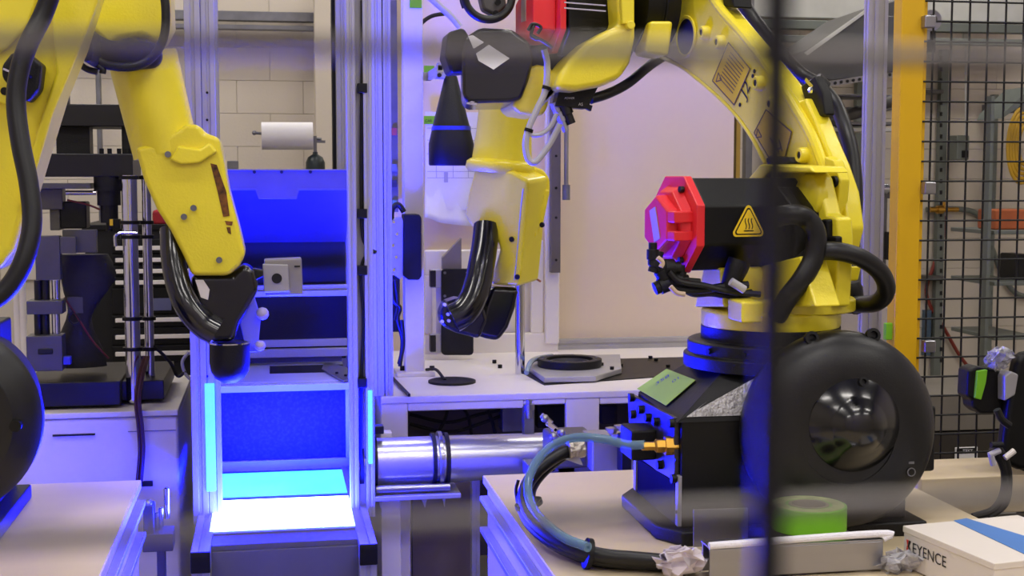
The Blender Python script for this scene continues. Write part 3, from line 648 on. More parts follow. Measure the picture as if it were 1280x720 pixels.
# sloping shoulder of the base
neck = V((1.222, 3.215, 0))
def circ(r, z, n=48, c=neck): return [V((c.x + math.cos(2 * PI * k / n) * r, c.y + math.sin(2 * PI * k / n) * r, z)) for k in range(n)]
zt_ = 1.152
tl = [V((1.10, 3.045, zt_)), V((1.345, 3.045, zt_)), V((1.345, 3.38, zt_)), V((1.10, 3.38, zt_))]
m = MB(); b4 = [V((BX0, BY0, 1.057)), V((BX1, BY0, 1.057)), V((BX1, BY1, 1.057)), V((BX0, BY1, 1.057))]
t8 = [V((1.06, 3.10, zt_)), V((1.14, 3.05, zt_)), V((1.31, 3.05, zt_)), V((1.39, 3.10, zt_)), V((1.39, 3.34, zt_)), V((1.06, 3.34, zt_))]
vb = [m.bm.verts.new(p) for p in b4]; vt = [m.bm.verts.new(p) for p in t8]
for f in ((vb[0], vb[1], vt[2], vt[1]), (vb[1], vt[3], vt[2]), (vb[0], vt[1], vt[0]), (vb[1], vb[2], vt[4], vt[3]), (vb[2], vb[3], vt[5], vt[4]), (vb[3], vb[0], vt[0], vt[5]), tuple(vt)): m.face(list(f))
shd = m.build('shoulder', BLK, rb, bevel=.004)
nf = (V((1.14, 3.05, zt_)) - V((BX0, BY0, 1.057))).cross(V((1, 0, 0))).normalized()
if nf.y > 0: nf = -nf
m = MB(); m.prism([p + nf * .001 for p in (V((BX0 + .01, BY0, 1.059)), V((BX1 - .01, BY0, 1.059)), V((1.31, 3.05, zt_ - .002)), V((1.14, 3.05, zt_ - .002)), V((1.10, 3.075, zt_ - .004)))], nf * .002)
m.build('cast_facet', CAST, rb)
m = MB(); m.lathe((neck.x, neck.y, 1.150), (0, 0, 1), [(0, .215), (.03, .215), (.034, .208), (.034, .205), (.062, .205), (.066, .198), (.066, .172), (.10, .172), (.10, .16)], 64); m.build('neck', BLKM, rb, bevel=.002)
for a in (205, 232, 258):
    q = neck + V((math.cos(math.radians(a)) * .206, math.sin(math.radians(a)) * .206, 1.198)); MB().cyl(q, q + V((0, 0, .0)) + unit((q - neck).xy.to_3d()) * .006, .007, 10).build('bolt', BLK, rb)
# green note on the left slope
gn = [PPL(x, y, V((BX0, BY0, 1.0595)), ((V(b4[0]) - V(b4[3])).cross(V(t8[0]) - V(b4[3]))).normalized()) for x, y in [(797, 487), (834, 462), (870, 476), (833, 508)]]
nn = (gn[1] - gn[0]).cross(gn[2] - gn[0]).normalized(); nn = nn if nn.z > 0 else -nn
gl = MB().prism([p + nn * .002 for p in gn], nn * .001).build('green_note', M('green_note', (156, 192, 56), .6, var=.04), rb)
def quad_text(s, pts, u0, v0, size, mat, par, name='lettering'):
    o, r_, u_ = pts; o_ = o + r_ * u0 + u_ * v0; return text(name, s, o_, r_, u_, size, mat, par, ext=.0012)
rr_ = (gn[1] - gn[0]); uu_ = nn.cross(rr_)
text('handwriting', '358', gn[0] + (gn[2] - gn[0]) * .33 + nn * .003, rr_, uu_, .03, M('pen_ink', (60, 80, 130), .6, var=0), rb)
text('handwriting', '01', gn[0] + (gn[2] - gn[0]) * .62 + nn * .003, rr_, uu_, .026, M('pen_ink', (60, 80, 130), .6, var=0), rb)
# yellow turning flange
m = MB(); m.lathe((neck.x, neck.y, 1.246), (0, 0, 1), [(0, .168), (.012, .172), (.042, .172), (.046, .165), (.046, .1)], 64); m.build('turning_flange', YEL, rb, bevel=.003)
m = MB(); m.lathe((neck.x + .045, neck.y + .0, 1.285), (0, 0, 1), [(0, .15), (.004, .165), (.032, .165), (.035, .16), (.035, .05)], 64); m.build('turning_plate', YEL, rb, bevel=.003)
q = P(941, 400, 3.02); MB().box(q.x - .028, q.x + .026, 3.02, 3.12, P(941, 404, 3.02).z, P(941, 377, 3.02).z).build('flange_lug', YEL, rb, bevel=.006)
# round front cover
dc = V((P(1044, 545, 3.0).x, 3.0, P(1052, 538, 2.98).z)); rd = .236
cov = MB().lathe(dc + V((0, 0, 0)), (-.03, -1, 0), [(-.2, rd * .80), (-.02, rd * .96), (0, rd), (.022, rd), (.034, rd * .985), (.05, rd * .94), (.064, rd * .87), (.074, rd * .79), (.081, rd * .68), (.083, rd * .56), (.083, .114), (.08, .113)], 12 * 6)
cov.build('round_cover', M('satin_black', (22, 22, 23), .38, var=.1, bump=.06, bscale=220), rb, smooth=60)
dd = dc + V((.012, -.078, .024))
MB().lathe(dd, (-.03, -1, 0), [(0, .112), (.006, .108), (.03, .07), (.034, .064), (.05, .05), (.06, .03), (.063, .012), (.063, .001)], 64).build('centre_dome', BLKG, rb, smooth=60)
for x, y in ((1017, 425), (1045, 438), (1094, 421), (968, 462), (1135, 470)):
    q = P(x, y, 2.955); q2 = dc + (q - dc); MB().lathe(q + V((0, .02, 0)), (0, -1, .25), [(0, .017), (.014, .017), (.014, .010), (.006, .009)], 14).build('cover_bolt', BLK, rb)
q = P(1077, 478, 2.86); MB().lathe(q, (0, -1, .3), [(0, .011), (.014, .011), (.014, .006), (.008, .005)], 12).build('cover_bolt', BLK, rb)
MB().ring(P(1139, 590, 2.915), (0, -1, 0), .008, .0105, .002, 24).build('moulded_mark', STEELD, rb)
pxbox(MB(), 1136, 1143, 577, 580, 2.915, .002).build('moulded_mark', STEELD, rb)
pxbox(MB(), 1140, 1170, 508, 590, 3.12, .22).build('rear_box', BLKM, rb, bevel=.008)
MB().box(1.26, 1.44, 3.02, 3.3, .78, 1.2).build('cover_mount', BLKM, rb)
# turret casting
def platePA(pts, off, th, name, mat, par=rb, bev=.006, seg=2):
    return MB().prism([PA(x, y, off) for x, y in pts], E_ * -th).build(name, mat, par, bevel=bev, seg=seg)
platePA([(948, 206), (1010, 208), (1022, 222), (1033, 268), (1046, 272), (1048, 300), (1044, 384), (985, 384), (950, 300), (930, 230)], .06, .045, 'turret', YEL, bev=.008)
platePA([(932, 226), (950, 205), (1012, 208), (1018, 216), (960, 216), (942, 236)], .12, .1, 'turret_rim', YEL, bev=.006)
platePA([(868, 384), (880, 330), (900, 335), (905, 384)], .28, .12, 'turret_foot', YEL, bev=.006)
platePA([(905, 384), (920, 340), (1000, 320), (1020, 384)], .16, .07, 'turret_foot', YEL, bev=.006)
for x, y, r_ in ((1010, 245, .055),):
    q = PA(x, y, .065); MB().lathe(q, E_, [(-.02, r_), (.0, r_), (.006, r_ * .9), (.006, r_ * .2)], 40).build('pivot_boss', YEL, rb, smooth=50)
platePA([(1025, 274), (1034, 274), (1034, 300), (1025, 296)], .075, .02, 'black_socket', BLK)
platePA([(1029, 295), (1045, 295), (1045, 308), (1029, 306)], .075, .02, 'black_socket', BLK)
platePA([(1042, 335), (1056, 333), (1052, 352), (1044, 350)], .0, .05, 'lower_lug', YEL)
# upper arm (J2 link)
armf = [(806, -40), (878, -40), (900, 18), (920, 40), (940, 64), (958, 90), (975, 112), (992, 140), (1008, 168), (1021, 200), (1034, 240), (1040, 285), (1030, 318), (985, 318), (962, 280), (951, 215), (957, 203), (943, 177), (927, 153), (910, 133), (893, 117), (873, 100), (850, 83), (827, 69), (806, 64)]
arm = platePA(armf, 0, .055, 'upper_arm', YEL, bev=.012, seg=3)
# raised ribs along both edges of the link
rib1 = [(880, -20), (903, 14), (925, 38), (946, 64), (963, 88), (980, 111), (998, 140), (1014, 168), (1027, 200), (1040, 240), (1046, 285)]
m = MB(); m.tube([PA(x, y, -.01) for x, y in rib1], .014, 10); m.build('edge_rib', YEL, rb)
m = MB(); m.tube([PA(x, y, -.006) for x, y in [(815, 66), (850, 82), (873, 99), (893, 116), (910, 132), (927, 152), (943, 176), (957, 204)]], .007, 8); m.build('edge_rib', YEL, rb)
# outer back casting of the link (right side, seen as the bright edge)
outb = [(888, 2), (903, 8), (924, 34), (943, 57), (961, 78), (979, 100), (998, 127), (1006, 122), (1019, 150), (1029, 175), (1042, 205), (1054, 240), (1060, 285), (1053, 315), (1040, 337), (1034, 330), (1040, 290), (1032, 240), (1014, 190), (992, 150), (952, 90), (912, 40)]
platePA(outb, -.02, .05, 'arm_back', YEL, bev=.008)
platePA([(1030, 195), (1042, 200), (1050, 225), (1048, 250), (1042, 280), (1036, 262), (1030, 258)], .0, .03, 'arm_web', YEL, bev=.005)
q = PA(1044, 227, .003); MB().lathe(q, E_, [(0, .014), (.008, .014), (.008, .007), (.003, .006)], 14).build('bolt', BLK, rb)
q = PA(858, 46, .002); MB().ring(q, E_, .052, .062, .006, 40).build('bore_ring', YEL, rb, bevel=.002)
MB().lathe(q, E_, [(0, .052), (.002, .052)], 40).build('bore', M('dark_bore', (22, 20, 18), .6), rb)
for x, y in ((884, 41), (903, 53), (952, 104), (969, 130), (1007, 194)):
    q = PA(x, y, 0); o = MB().lathe(q, E_, [(-.005, .021), (.018, .019), (.022, .016), (.022, .01), (.016, .009)], 20).build('boss', YEL, rb)
    MB().lathe(q + E_ * .017, E_, [(0, .009), (.002, .009)], 12).build('boss_hole', BLK, o)
LBL = M('label_yellow', (216, 186, 12), .4, var=.03); BR = M('label_brown', (90, 70, 26), .6, var=0)
def arm_label(pts, par=rb):
    p = [PA(x, y, .002) for x, y in pts]; o = MB().prism(p, E_ * .001).build('warning_label', LBL, par)
    m = MB(); wire_frame_poly(m, [q_ + E_ * .0015 for q_ in p], E_, .003, .001); m.build('label_border', BR, o); return o, p
L1, p1 = arm_label([(911, 53), (938, 86), (918, 131), (891, 101)])
ax_ = (p1[2] - p1[1]).normalized(); 
for k in range(9):
    t0 = .12 + .085 * k; a = p1[0].lerp(p1[3], t0).lerp(p1[1].lerp(p1[2], t0), .2); b = p1[0].lerp(p1[3], t0).lerp(p1[1].lerp(p1[2], t0), .82)
    MB().bar(a + E_ * .0022, b + E_ * .0022, .0025, .0008, up=E_).build('text_line', BR, L1)
tq = [PA(x, y, .0035) for x, y in [(898, 91), (902, 100), (895, 102)]]; m = MB(); wire_frame_poly(m, tq, E_, .003, .001); m.build('triangle_mark', BR, L1)
text('lettering', 'J2', PA(932, 124, .003), PA(943, 98, .003) - PA(932, 124, .003), E_.cross(PA(943, 98, .003) - PA(932, 124, .003)), .056, BLK, rb)
for (x, y) in ((925, 131), (941, 95), (943, 89)):
    q = PA(x, y, .002); MB().cyl(q, q + E_ * .001, .006, 8).build('printed_mark', BLK, rb)
L2, p2 = arm_label([(958, 137), (990, 165), (982, 196), (961, 196), (943, 166)])
tq = [PA(x, y, .0035) for x, y in [(947, 161), (952, 171), (945, 172)]]; m = MB(); wire_frame_poly(m, tq, E_, .003, .001); m.build('triangle_mark', BR, L2)
for k in range(5):
    q = PA(962 + 3 * k, 172 + 5 * k % 17, .003); q2 = PA(970 + 2 * k, 182 + 4 * k % 9, .003); MB().bar(q, q2, .005, .0008, up=E_).build('text_line', BR, L2)
# shoulder motor
mc = P(852, 280, 3.2) ; mc = V((mc.x, 3.2, mc.z))
def octo(s0, s1, r0, r1=None, n=8, a0=PI / 8, c=None): return ((mc if c is None else c) + E_ * s0, E_, [(0, r0), (s1 - s0, r0 if r1 is None else r1)], n, True, a0)
mot = MB().lathe(*octo(-.37, 0, .121)).build('motor', BLK, rb, bevel=.006, smooth=20)
m = MB().lathe(*octo(.0, .022, .126)).build('motor_plate', RED, rb, bevel=.003, smooth=20)
m = MB().lathe(*octo(.022, .045, .10, .085)).build('motor_collar', RED, rb, bevel=.004, smooth=20)
m = MB().lathe(mc + E_ * .02, E_, [(0, .074), (.045, .072), (.052, .068)], 6, True, PI / 6); m.build('motor_cap', RED, rb, bevel=.004, smooth=20)
MB().obox(mc + E_ * .04 + V((0, 0, .02)) + U_ * -.075, E_, U_, (0, 0, 1), .03, .02, .014).build('cap_rib', RED, rb, bevel=.004)
MB().obox(mc + E_ * .04 + V((0, 0, -.025)) + U_ * -.075, E_, U_, (0, 0, 1), .03, .02, .012).build('cap_rib', RED, rb, bevel=.004)
MB().obox(mc + E_ * .073 + V((0, 0, .0)), E_, (U_ * .35 + V((0, 0, 1))), (U_ - V((0, 0, .35))), .001, .04, .016).build('rating_label', M('rating_plate', (176, 150, 140), .5), rb)
for s in (1, -1):
    q = mc + E_ * .024 + V((0, 0, .085 * s)) + U_ * -.05; MB().cyl(q, q + E_ * .01, .008, 10).build('bolt', NAVY, rb)
# black end housing behind the motor
for pts, o_, t_ in (([(944, 262), (950, 250), (960, 231), (972, 234), (992, 262), (996, 300), (990, 345), (970, 390), (938, 376), (944, 330)], .13, .1),):
    MB().prism([PA(x, y, o_) for x, y in pts], E_ * -t_).build('motor_housing', BLK, rb, bevel=.01)
pts = [PA(x, y, .15) for x, y in [(955, 233), (972, 234), (998, 268), (985, 275)]]
MB().prism(pts, E_ * -.03).build('housing_rib', BLK, rb, bevel=.004)
# hot surface label: rounded triangle on the facet facing the camera
fo = mc + E_ * -.118 - U_ * (.123 * math.cos(PI / 8) + .0012)
def tri(r, w_, lift, rad, mat, name, par, n=6):
    out = []
    for k in range(3):
        a0 = PI / 2 + 2 * PI * k / 3; cx, cy = math.cos(a0) * (r - rad), math.sin(a0) * (r - rad)
        for j in range(n + 1):
            a = a0 - PI / 3 + (2 * PI / 3) * j / n; out.append(fo - U_ * lift + (-E_) * (cx + rad * math.cos(a)) + V((0, 0, 1)) * (cy + rad * math.sin(a)))
    return MB().prism(out, U_ * -.0006).build(name, mat, par)
hl = tri(.047, 0, 0, .009, M('bright_label', (250, 212, 44), .4, var=0), 'hot_surface_label', rb)
tri(.041, 0, .0008, .006, BLK, 'black_border', hl); tri(.037, 0, .0016, .004, M('bright_label', (250, 212, 44), .4, var=0), 'label_field', hl)
for k in (-1, 0, 1):
    pts = [fo - U_ * .0026 + (-E_) * (.0085 * k + .002 * math.sin(t * 6)) + V((0, 0, -.01 + .026 * t)) for t in [j / 8 for j in range(9)]]
    MB().tube(pts, .0012, 5, 0).build('heat_wave', BLK, hl)
MB().obox(fo - U_ * .0026 + V((0, 0, -.014)), E_, U_, (0, 0, 1), .013, .0006, .0013).build('label_bar', BLK, hl)
# cable connectors below the cap
for x, y, r_, dx in ((816, 318, .015, (0, 0, 1)), (820, 328, .017, (.3, 0, 1)), (829, 343, .019, (.6, 0, -1)), (836, 335, .022, (1, 0, 0)), (830, 356, .02, (1, 0, .4)), (846, 350, .018, (1, 0, 0)), (852, 346, .012, (0, 0, 1))):
    q = P(x, y, 3.12); MB().lathe(q, dx, [(-.025, r_ * .8), (-.012, r_ * .8), (-.012, r_), (.012, r_), (.012, r_ * .7), (.028, r_ * .7)], 12).build('connector', BLKM, rb, bevel=.001)
for k, pts in enumerate(([(836, 340), (850, 352), (880, 357), (910, 364), (950, 368)], [(830, 350), (850, 362), (880, 362), (905, 358), (935, 356)], [(818, 325), (822, 338), (832, 348), (850, 350), (875, 352)], [(845, 352), (865, 366), (890, 366), (915, 370), (940, 366)])):
    MB().tube([P(x, y, 3.1 + .015 * k) for x, y in pts], .0075 + .002 * (k % 2), 8).build('cable', RUB, rb)
for pts in ([(838, 358), (846, 366), (856, 368)], [(822, 322), (828, 328), (826, 334)]):
    MB().tube([P(x, y, 3.07) for x, y in pts], .006, 8).build('tape_wrap', M('beige_wrap', (200, 176, 150), .7), rb)
q = P(915, 350, 3.12); MB().lathe(q, (.4, 0, 1), [(-.03, .02), (.03, .028), (.05, .028)], 14).build('connector', BLKM, rb)
q = P(922, 357, 3.08); MB().lathe(q, (1, 0, -.6), [(-.02, .01), (.02, .01)], 12).build('white_plug', GREYH, rb)
# thick dress hoses
HOSE = M('hose_black', (19, 19, 20), .42, var=.1, scale=40)
def hose(pts, r, name='hose', mat=HOSE, par=rb, n=14): return MB().tube([P(x, y, Y) for x, y, Y in pts], r, n, 8).build(name, mat, par)
hose([(968, 272, 3.02), (990, 268, 2.99), (1008, 273, 3.0), (1020, 292, 3.0), (1017, 322, 3.0), (1002, 350, 3.0), (985, 372, 3.02), (972, 395, 3.06)], .024)
hose([(1002, 330, 3.06), (1020, 316, 3.02), (1045, 314, 3.0), (1075, 322, 3.0), (1100, 340, 3.02), (1108, 362, 3.06), (1096, 378, 3.1), (1070, 381, 3.2)], .022)
hose([(1070, 384, 3.25), (1066, 350, 3.4), (1066, 300, 3.5), (1069, 250, 3.5), (1066, 200, 3.55), (1058, 165, 3.6), (1044, 130, 3.7), (1022, 106, 3.75), (1000, 92, 3.8), (972, 62, 3.85), (945, 28, 3.95), (920, -10, 4.0)], .021)
q = P(1066, 375, 3.24); MB().lathe(q, (-.2, 0, 1), [(-.03, .024), (.0, .028), (.03, .03), (.045, .024)], 18).build('hose_cuff', BLK, rb)
for x, y, Y in ((1023, 107, 3.74), (922, -4, 3.99)):
    q = P(x, y, Y); MB().lathe(q, (-.8, 0, .7), [(-.02, .03), (.02, .03)], 18).build('hose_clamp', BLK, rb, bevel=.002)
platePA([(1000, 108), (1018, 94), (1028, 116), (1032, 144), (1022, 147), (1006, 128)], -.04, .03, 'hose_bracket', BLK, bev=.006)
MB().bar(PA(1009, 99, -.045), PA(1018, 109, -.045), .012, .01).build('bracket_bar', CHROME, rb)
q = PA(1014, 113, -.04); MB().ball(q, .01, 8).build('bolt', CHROME, rb)
platePA([(900, -14), (916, -8), (918, 10), (904, 8)], -.02, .06, 'hose_bracket', BLK, bev=.006)
platePA([(956, 197), (985, 196), (992, 204), (958, 206)], .03, .03, 'black_stop', BLK)

# elbow unit at the top (J3)
top = PA(838, 5, 0)
def el(off, y=None): return top + E_ * off
ct = P(800, -2, el(.09).y)
MB().lathe(el(.04), E_, [(0, .15), (.05, .155), (.05, .145), (.105, .145)], 56).build('elbow_ring', BLK, rb, bevel=.004)
for a in (-80, -60, -100, -120):
    ra = math.radians(a); q = el(.10) + (U_ * -1 * math.cos(ra) + V((0, 0, 1)) * math.sin(ra)) * .13; MB().cyl(q, q + E_ * .012, .008, 8).build('bolt', BLK, rb)
Yc = el(.2).y - .14
MB().prism(pY([(693, 112), (699, 92), (712, 74), (734, 52), (760, 37), (774, 33), (770, -30), (795, -30), (795, 46), (789, 78), (776, 98), (752, 108), (720, 114)], Yc), (0, .22, 0)).build('elbow_casting', YEL, rb, bevel=.02, seg=3)
MB().prism(pY([(775, -30), (793, -30), (793, 30), (778, 30)], Yc - .02), (0, .03, 0)).build('casting_pad', YEL, rb, bevel=.004)
q = P(787, 32, Yc - .01); MB().lathe(q, (0, -1, 0), [(-.01, .014), (.018, .012)], 14).build('boss', YEL, rb, bevel=.002)
MB().prism(pY([(812, 26), (842, 26), (836, 70), (818, 68), (806, 66)], Yc + .0), (0, .12, 0)).build('casting_web', YEL, rb, bevel=.01)
mc3 = P(690, 22, 4.02)
m = MB().lathe(mc3 + E_ * -.24, E_, [(0, .125), (.235, .125)], 8, True, PI / 8); m.build('elbow_motor', BLK, rb, bevel=.006, smooth=20)
MB().lathe(mc3, E_, [(0, .118), (.02, .118)], 8, True, PI / 8).build('motor_plate', RED, rb, bevel=.003, smooth=20)
MB().lathe(mc3 + E_ * .02, E_, [(0, .09), (.07, .082)], 6, True, PI / 6).build('motor_cap', RED, rb, bevel=.004, smooth=20)
MB().obox(mc3 + E_ * .091 + V((0, 0, .02)), E_, (0, 0, 1), U_, .001, .035, .018).build('rating_label', M('rating_plate', (176, 150, 140), .5), rb)
for yy in (3, 10): MB().bar(P(705, yy, 3.88), P(757, yy + 4, 3.88), .005, .004).build('bright_rod', CHROME, rb)
# dark body between motor and forearm, with forearm casting
MB().prism(pY([(655, 60), (690, 45), (740, 50), (712, 76), (697, 100), (690, 118), (668, 110), (655, 90)], 4.0), (0, .2, 0)).build('elbow_body', BLK, rb, bevel=.02, seg=3)
MB().prism(pY([(655, 86), (672, 80), (691, 84), (692, 104), (684, 138), (676, 146), (650, 142), (640, 134), (644, 110)], 3.99), (0, .24, 0)).build('forearm_casting', YEL, rb, bevel=.03, seg=3)
# black drum cover with white reflective stickers
def drum(pts, Y, th, name, mat, bev): return MB().prism(pY(pts, Y), (0, th, 0)).build(name, mat, rb, bevel=bev, seg=4)
DN = V((-.12, -.99, .04)).normalized(); DP = P(612, 100, 3.98)
def drumN(pts, p0, n, th, name, mat, bev):
    n = V(n).normalized(); return MB().prism([PPL(x, y, p0, n) for x, y in pts], n * -th).build(name, mat, rb, bevel=bev, seg=4)
drumN([(577, 66), (582, 46), (600, 34), (640, 36), (662, 52), (668, 72), (661, 100), (652, 124), (638, 128), (585, 129), (578, 120)], DP, DN, .24, 'drum_cover', BLKG, .03)
drum([(560, 40), (580, 34), (590, 50), (586, 90), (564, 92), (556, 70)], 4.06, .14, 'drum_cap', BLK, .012)
WS = M('white_sticker', (254, 254, 255), .5, var=0)
for pts in ([(585, 45), (591, 44), (605, 53), (592, 61)], [(595, 67), (611, 56), (637, 73), (617, 87), (598, 76)]):
    MB().prism([PPL(x, y, DP + DN * .001, DN) for x, y in pts], DN * .002).build('white_sticker', WS, rb)
for a, b in (((587, 129), (609, 118)), ((636, 125), (643, 120)), ((583, 129), (596, 130))): MB().bar(P(*a, 3.99), P(*b, 3.99), .007, .006).build('cover_clip', CHROME, rb)
# coil of thick cable over the drum
m = MB(); cc = P(612, -6, 3.95); rc = 30 * mpp(4.05)
m.tube([cc + V((math.cos(t) * rc, .03 * t / 6, math.sin(t) * rc * .95)) for t in [PI * .85 + 2 * PI * k / 20 for k in range(24)]], .012, 12, 4); m.build('cable_coil', HOSE, rb)
drum([(596, -20), (630, -20), (634, 8), (620, 20), (604, 12)], 4.04, .06, 'wrist_motor_cap', GRM, .01)
for x, y in ((622, 3), (619, 17)): 
    q = P(x, y, 4.03); MB().cyl(q, q - V((0, .01, 0)), .009, 10).build('bolt', BLK, rb)
def drumN(pts, p0, n, th, name, mat, bev):
    n = V(n).normalized(); return MB().prism([PPL(x, y, p0, n) for x, y in pts], n * -th).build(name, mat, rb, bevel=bev, seg=4)
# lower forearm: tube, rounded shoulder, cover
fz = lambda y, Y=4.53: P(625, y, Y).z
k2 = mpp(4.53) * 1.02
Yf = 4.55
ca, cb_ = P(633, 124, Yf), P(627, 206, Yf); d_ = cb_ - ca
MB().lathe(ca, d_, [(0, 33 * k2), (d_.length * .5, 35 * k2), (d_.length * .93, 38 * k2), (d_.length, 40 * k2)], 48).build('forearm_tube', YEL, rb, smooth=50)
m = MB(); m.lathe(P(626, 200, Yf), d_, [(0, 38 * k2), (.01, 43 * k2), (.03, 44 * k2), (.045, 40 * k2)], 48); m.build('forearm_shoulder', YEL, rb, smooth=50)
drum([(648, 212), (664, 207), (680, 212), (688, 224), (688, 240), (680, 247), (655, 240)], 4.51, .12, 'wrist_cap', YEL, .012)
q = P(663, 233, 4.505); MB().cyl(q, q - V((0, .005, 0)), .008, 10).build('bolt', BLK, rb)
drumN([(592, 212), (604, 205), (640, 214), (660, 226), (657, 262), (652, 320), (648, 359), (613, 356), (617, 335), (624, 312), (621, 302), (610, 296), (592, 288), (580, 270), (584, 245)], P(625, 280, 4.47), (-.62, -.78, -.08), .15, 'wrist_cover', YEL, .02)
drum([(657, 228), (688, 238), (680, 276), (669, 306), (656, 344), (650, 357), (652, 320)], 4.5, .12, 'wrist_cover', YEL, .01)
CN = V((-.62, -.78, -.08)).normalized(); CP = P(625, 280, 4.47) + CN * .001
MB().tube([PPL(x, y, CP, CN) for x, y in [(654, 236), (651, 262), (646, 320), (643, 350)]], .0022, 6).build('cover_seam', GREYH, rb)
for x, y in ((646, 299), (653, 346), (678, 281)):
    q = PPL(x - 6, y, CP, CN) if x < 670 else P(x, y, 4.47); MB().cyl(q, q + CN * .005, .009, 12).build('cover_screw', BLK, rb)
MB().obox(P(664, 293, 4.495), (1, 0, 0), (0, 1, 0), (0, 0, 1), .016, .01, .007).build('yellow_stop', YEL, rb, bevel=.002)
MB().tube([P(x, y, 4.58) for x, y in [(658, 350), (668, 348), (676, 352)]], .004, 6).build('thin_hose', M('orange_hose', (170, 100, 60), .5), rb)
# snaking black wrist tube and black wrist
m = MB(); m.tube([P(x, y, Y) for x, y, Y in [(608, 282, 4.51), (606, 305, 4.48), (602, 330, 4.45), (598, 352, 4.43), (591, 374, 4.41), (580, 390, 4.4), (566, 398, 4.4)]], lambda t: (16 + 2 * t) * k2, 22, 8); m.build('wrist_tube', BLKG, rb, smooth=60)
drum([(614, 358), (650, 360), (645, 385), (636, 410), (624, 427), (608, 424), (590, 418), (600, 400), (606, 378)], 4.48, .11, 'wrist', BLKG, .02)
drum([(556, 378), (574, 372), (590, 384), (604, 378), (610, 400), (600, 424), (570, 416), (553, 408), (550, 392)], 4.43, .1, 'wrist_joint', BLKG, .014)
for x, y in ((556, 381), (562, 384), (560, 393), (553, 402), (561, 401)):
    q = P(x, y, 4.425); MB().cyl(q + V((0, .01, 0)), q - V((0, .004, 0)), .0055, 10).build('flange_bolt', WHITE, rb)
# black connector box under the elbow, with pale hoses
bx = drum([(708, 93), (756, 92), (737, 131), (734, 136), (694, 133), (700, 108)], 3.9, .06, 'connector_box', BLKM, .003)
MB().prism(pY([(734, 130), (741, 132), (739, 139), (733, 136)], 3.9), (0, .02, 0)).build('box_lug', BLKM, rb, bevel=.001)
WL = M('white_print', (210, 210, 214), .5, var=0)
text('lettering', 'POWER', P(705.5, 124, 3.898), (1, 0, .02), (.25, 0, 1), .0085, WL, rb); text('lettering', 'AS', P(723, 132, 3.898), (1, 0, -.02), (0, 0, 1), .012, WL, rb)
for k in range(3): MB().bar(P(676 + 5 * k, 130 - 5 * k, 3.9), P(700 + 4 * k, 98 - 4 * k, 3.9), .012, .016).build('box_flange', ALUW, rb, bevel=.002)
for x, y, r_ in ((697, 140, .013), (709, 143, .02), (703, 152, .013)):
    q = P(x, y, 3.92); MB().lathe(q, (.4, 0, -1), [(-.03, r_), (0, r_), (0, r_ * .75), (.03, r_ * .75)], 14).build('plug', NAVY if r_ > .015 else ALUW, rb, bevel=.001)
PH = GREYH
for r_, pts in ((.0095, [(700, 155), (690, 175), (678, 193), (668, 203), (660, 198), (657, 180), (661, 160), (672, 135), (682, 112), (684, 80), (680, 62)]), (.007, [(696, 142), (688, 158), (676, 168), (664, 168), (662, 160)])):
    MB().tube([P(x, y, 3.88) for x, y in pts], r_, 10).build('pale_hose', PH, rb)
for x, y in ((661, 163), (683, 110)): 
    q = P(x, y, 3.88); MB().lathe(q, (.3, 0, 1), [(-.005, .013), (.005, .013)], 12).build('cable_tie', BLK, rb)
m = MB(); m.tube([P(x, y, Y) for x, y, Y in [(738, 124, 3.95), (760, 117, 3.97), (785, 104, 4.0), (812, 82, 4.05), (830, 70, 4.15)]], .015, 14); m.build('hose', HOSE, rb)
for pts in ([(660, 38), (666, 30), (676, 34), (672, 42)], [(664, 44), (680, 52), (690, 60)], [(668, 30), (664, 44), (672, 50)]):
    MB().tube([P(x, y, 3.86) for x, y in pts], .005, 8).build('thin_cable', NAVY, rb)

# cables on the bench: black bundle and clear blue hose
hb = thing('cable_loop', PZ(680, 640, .76), 'thick bundle of black cables looping on the bench left of the robot base', 'cable')
loop = [(722, 561, 3.3), (700, 568, 3.28), (672, 588, 3.25), (657, 612, 3.2), (660, 640, 3.12), (680, 664, 3.0), (712, 682, 2.9), (750, 694, 2.83), (800, 699, 2.8), (870, 705, 2.78)]
def lz(x, y, Y, dz=0):
    p = P(x, y, Y); return p
for k, (dx, dy) in enumerate(((0, 0), (-3, 5), (5, 2), (1, 8))):
    MB().tube([P(x + dx, y + dy * (i > 1), Y + .012 * k) for i, (x, y, Y) in enumerate(loop)], .0165 - .002 * (k % 2), 14, 8).build('cable', HOSE, hb)
for (x, y, Y, d) in ((661, 628, 3.14, (-.3, 0, 1)), (735, 690, 2.84, (1, 0, -.2))):
    MB().lathe(P(x, y + 2, Y + .015), d, [(-.006, .034), (.006, .034)], 18).build('tape_band', BLK, hb)
q = P(716, 561, 3.28); MB().lathe(q + V((.0, 0, 0)), (1, 0, .1), [(-.012, .026), (.03, .026)], 8).build('foil_wrap', M('foil', (190, 182, 168), .3, metal=.8, bump=1, bscale=80), hb, bevel=.003)
MB().prism(pY([(706, 574), (724, 570), (729, 582), (722, 580)], 3.27), (0, .01, 0)).build('blue_clip', ALUW, hb, bevel=.001)
MB().tube([P(x, y, 3.22) for x, y in [(648, 600), (645, 615), (650, 640), (656, 650)]], .004, 8).build('thin_cable', NAVY, hb)
HZ = glass('clear_blue_hose', (170, 205, 225), .06, .3)
m = MB().tube([P(x, y, Y) for x, y, Y in [(806, 556, 3.06), (785, 556, 3.08), (755, 549, 3.12), (720, 547, 3.17), (692, 556, 3.2), (670, 578, 3.18), (660, 604, 3.14), (664, 630, 3.08), (680, 652, 2.98), (705, 672, 2.88), (735, 684, 2.8)]], .011, 14, 8)
o = m.build('air_hose', HZ); tag(o, 'clear bluish air hose arching from the brass fitting over the black cables', 'hose')
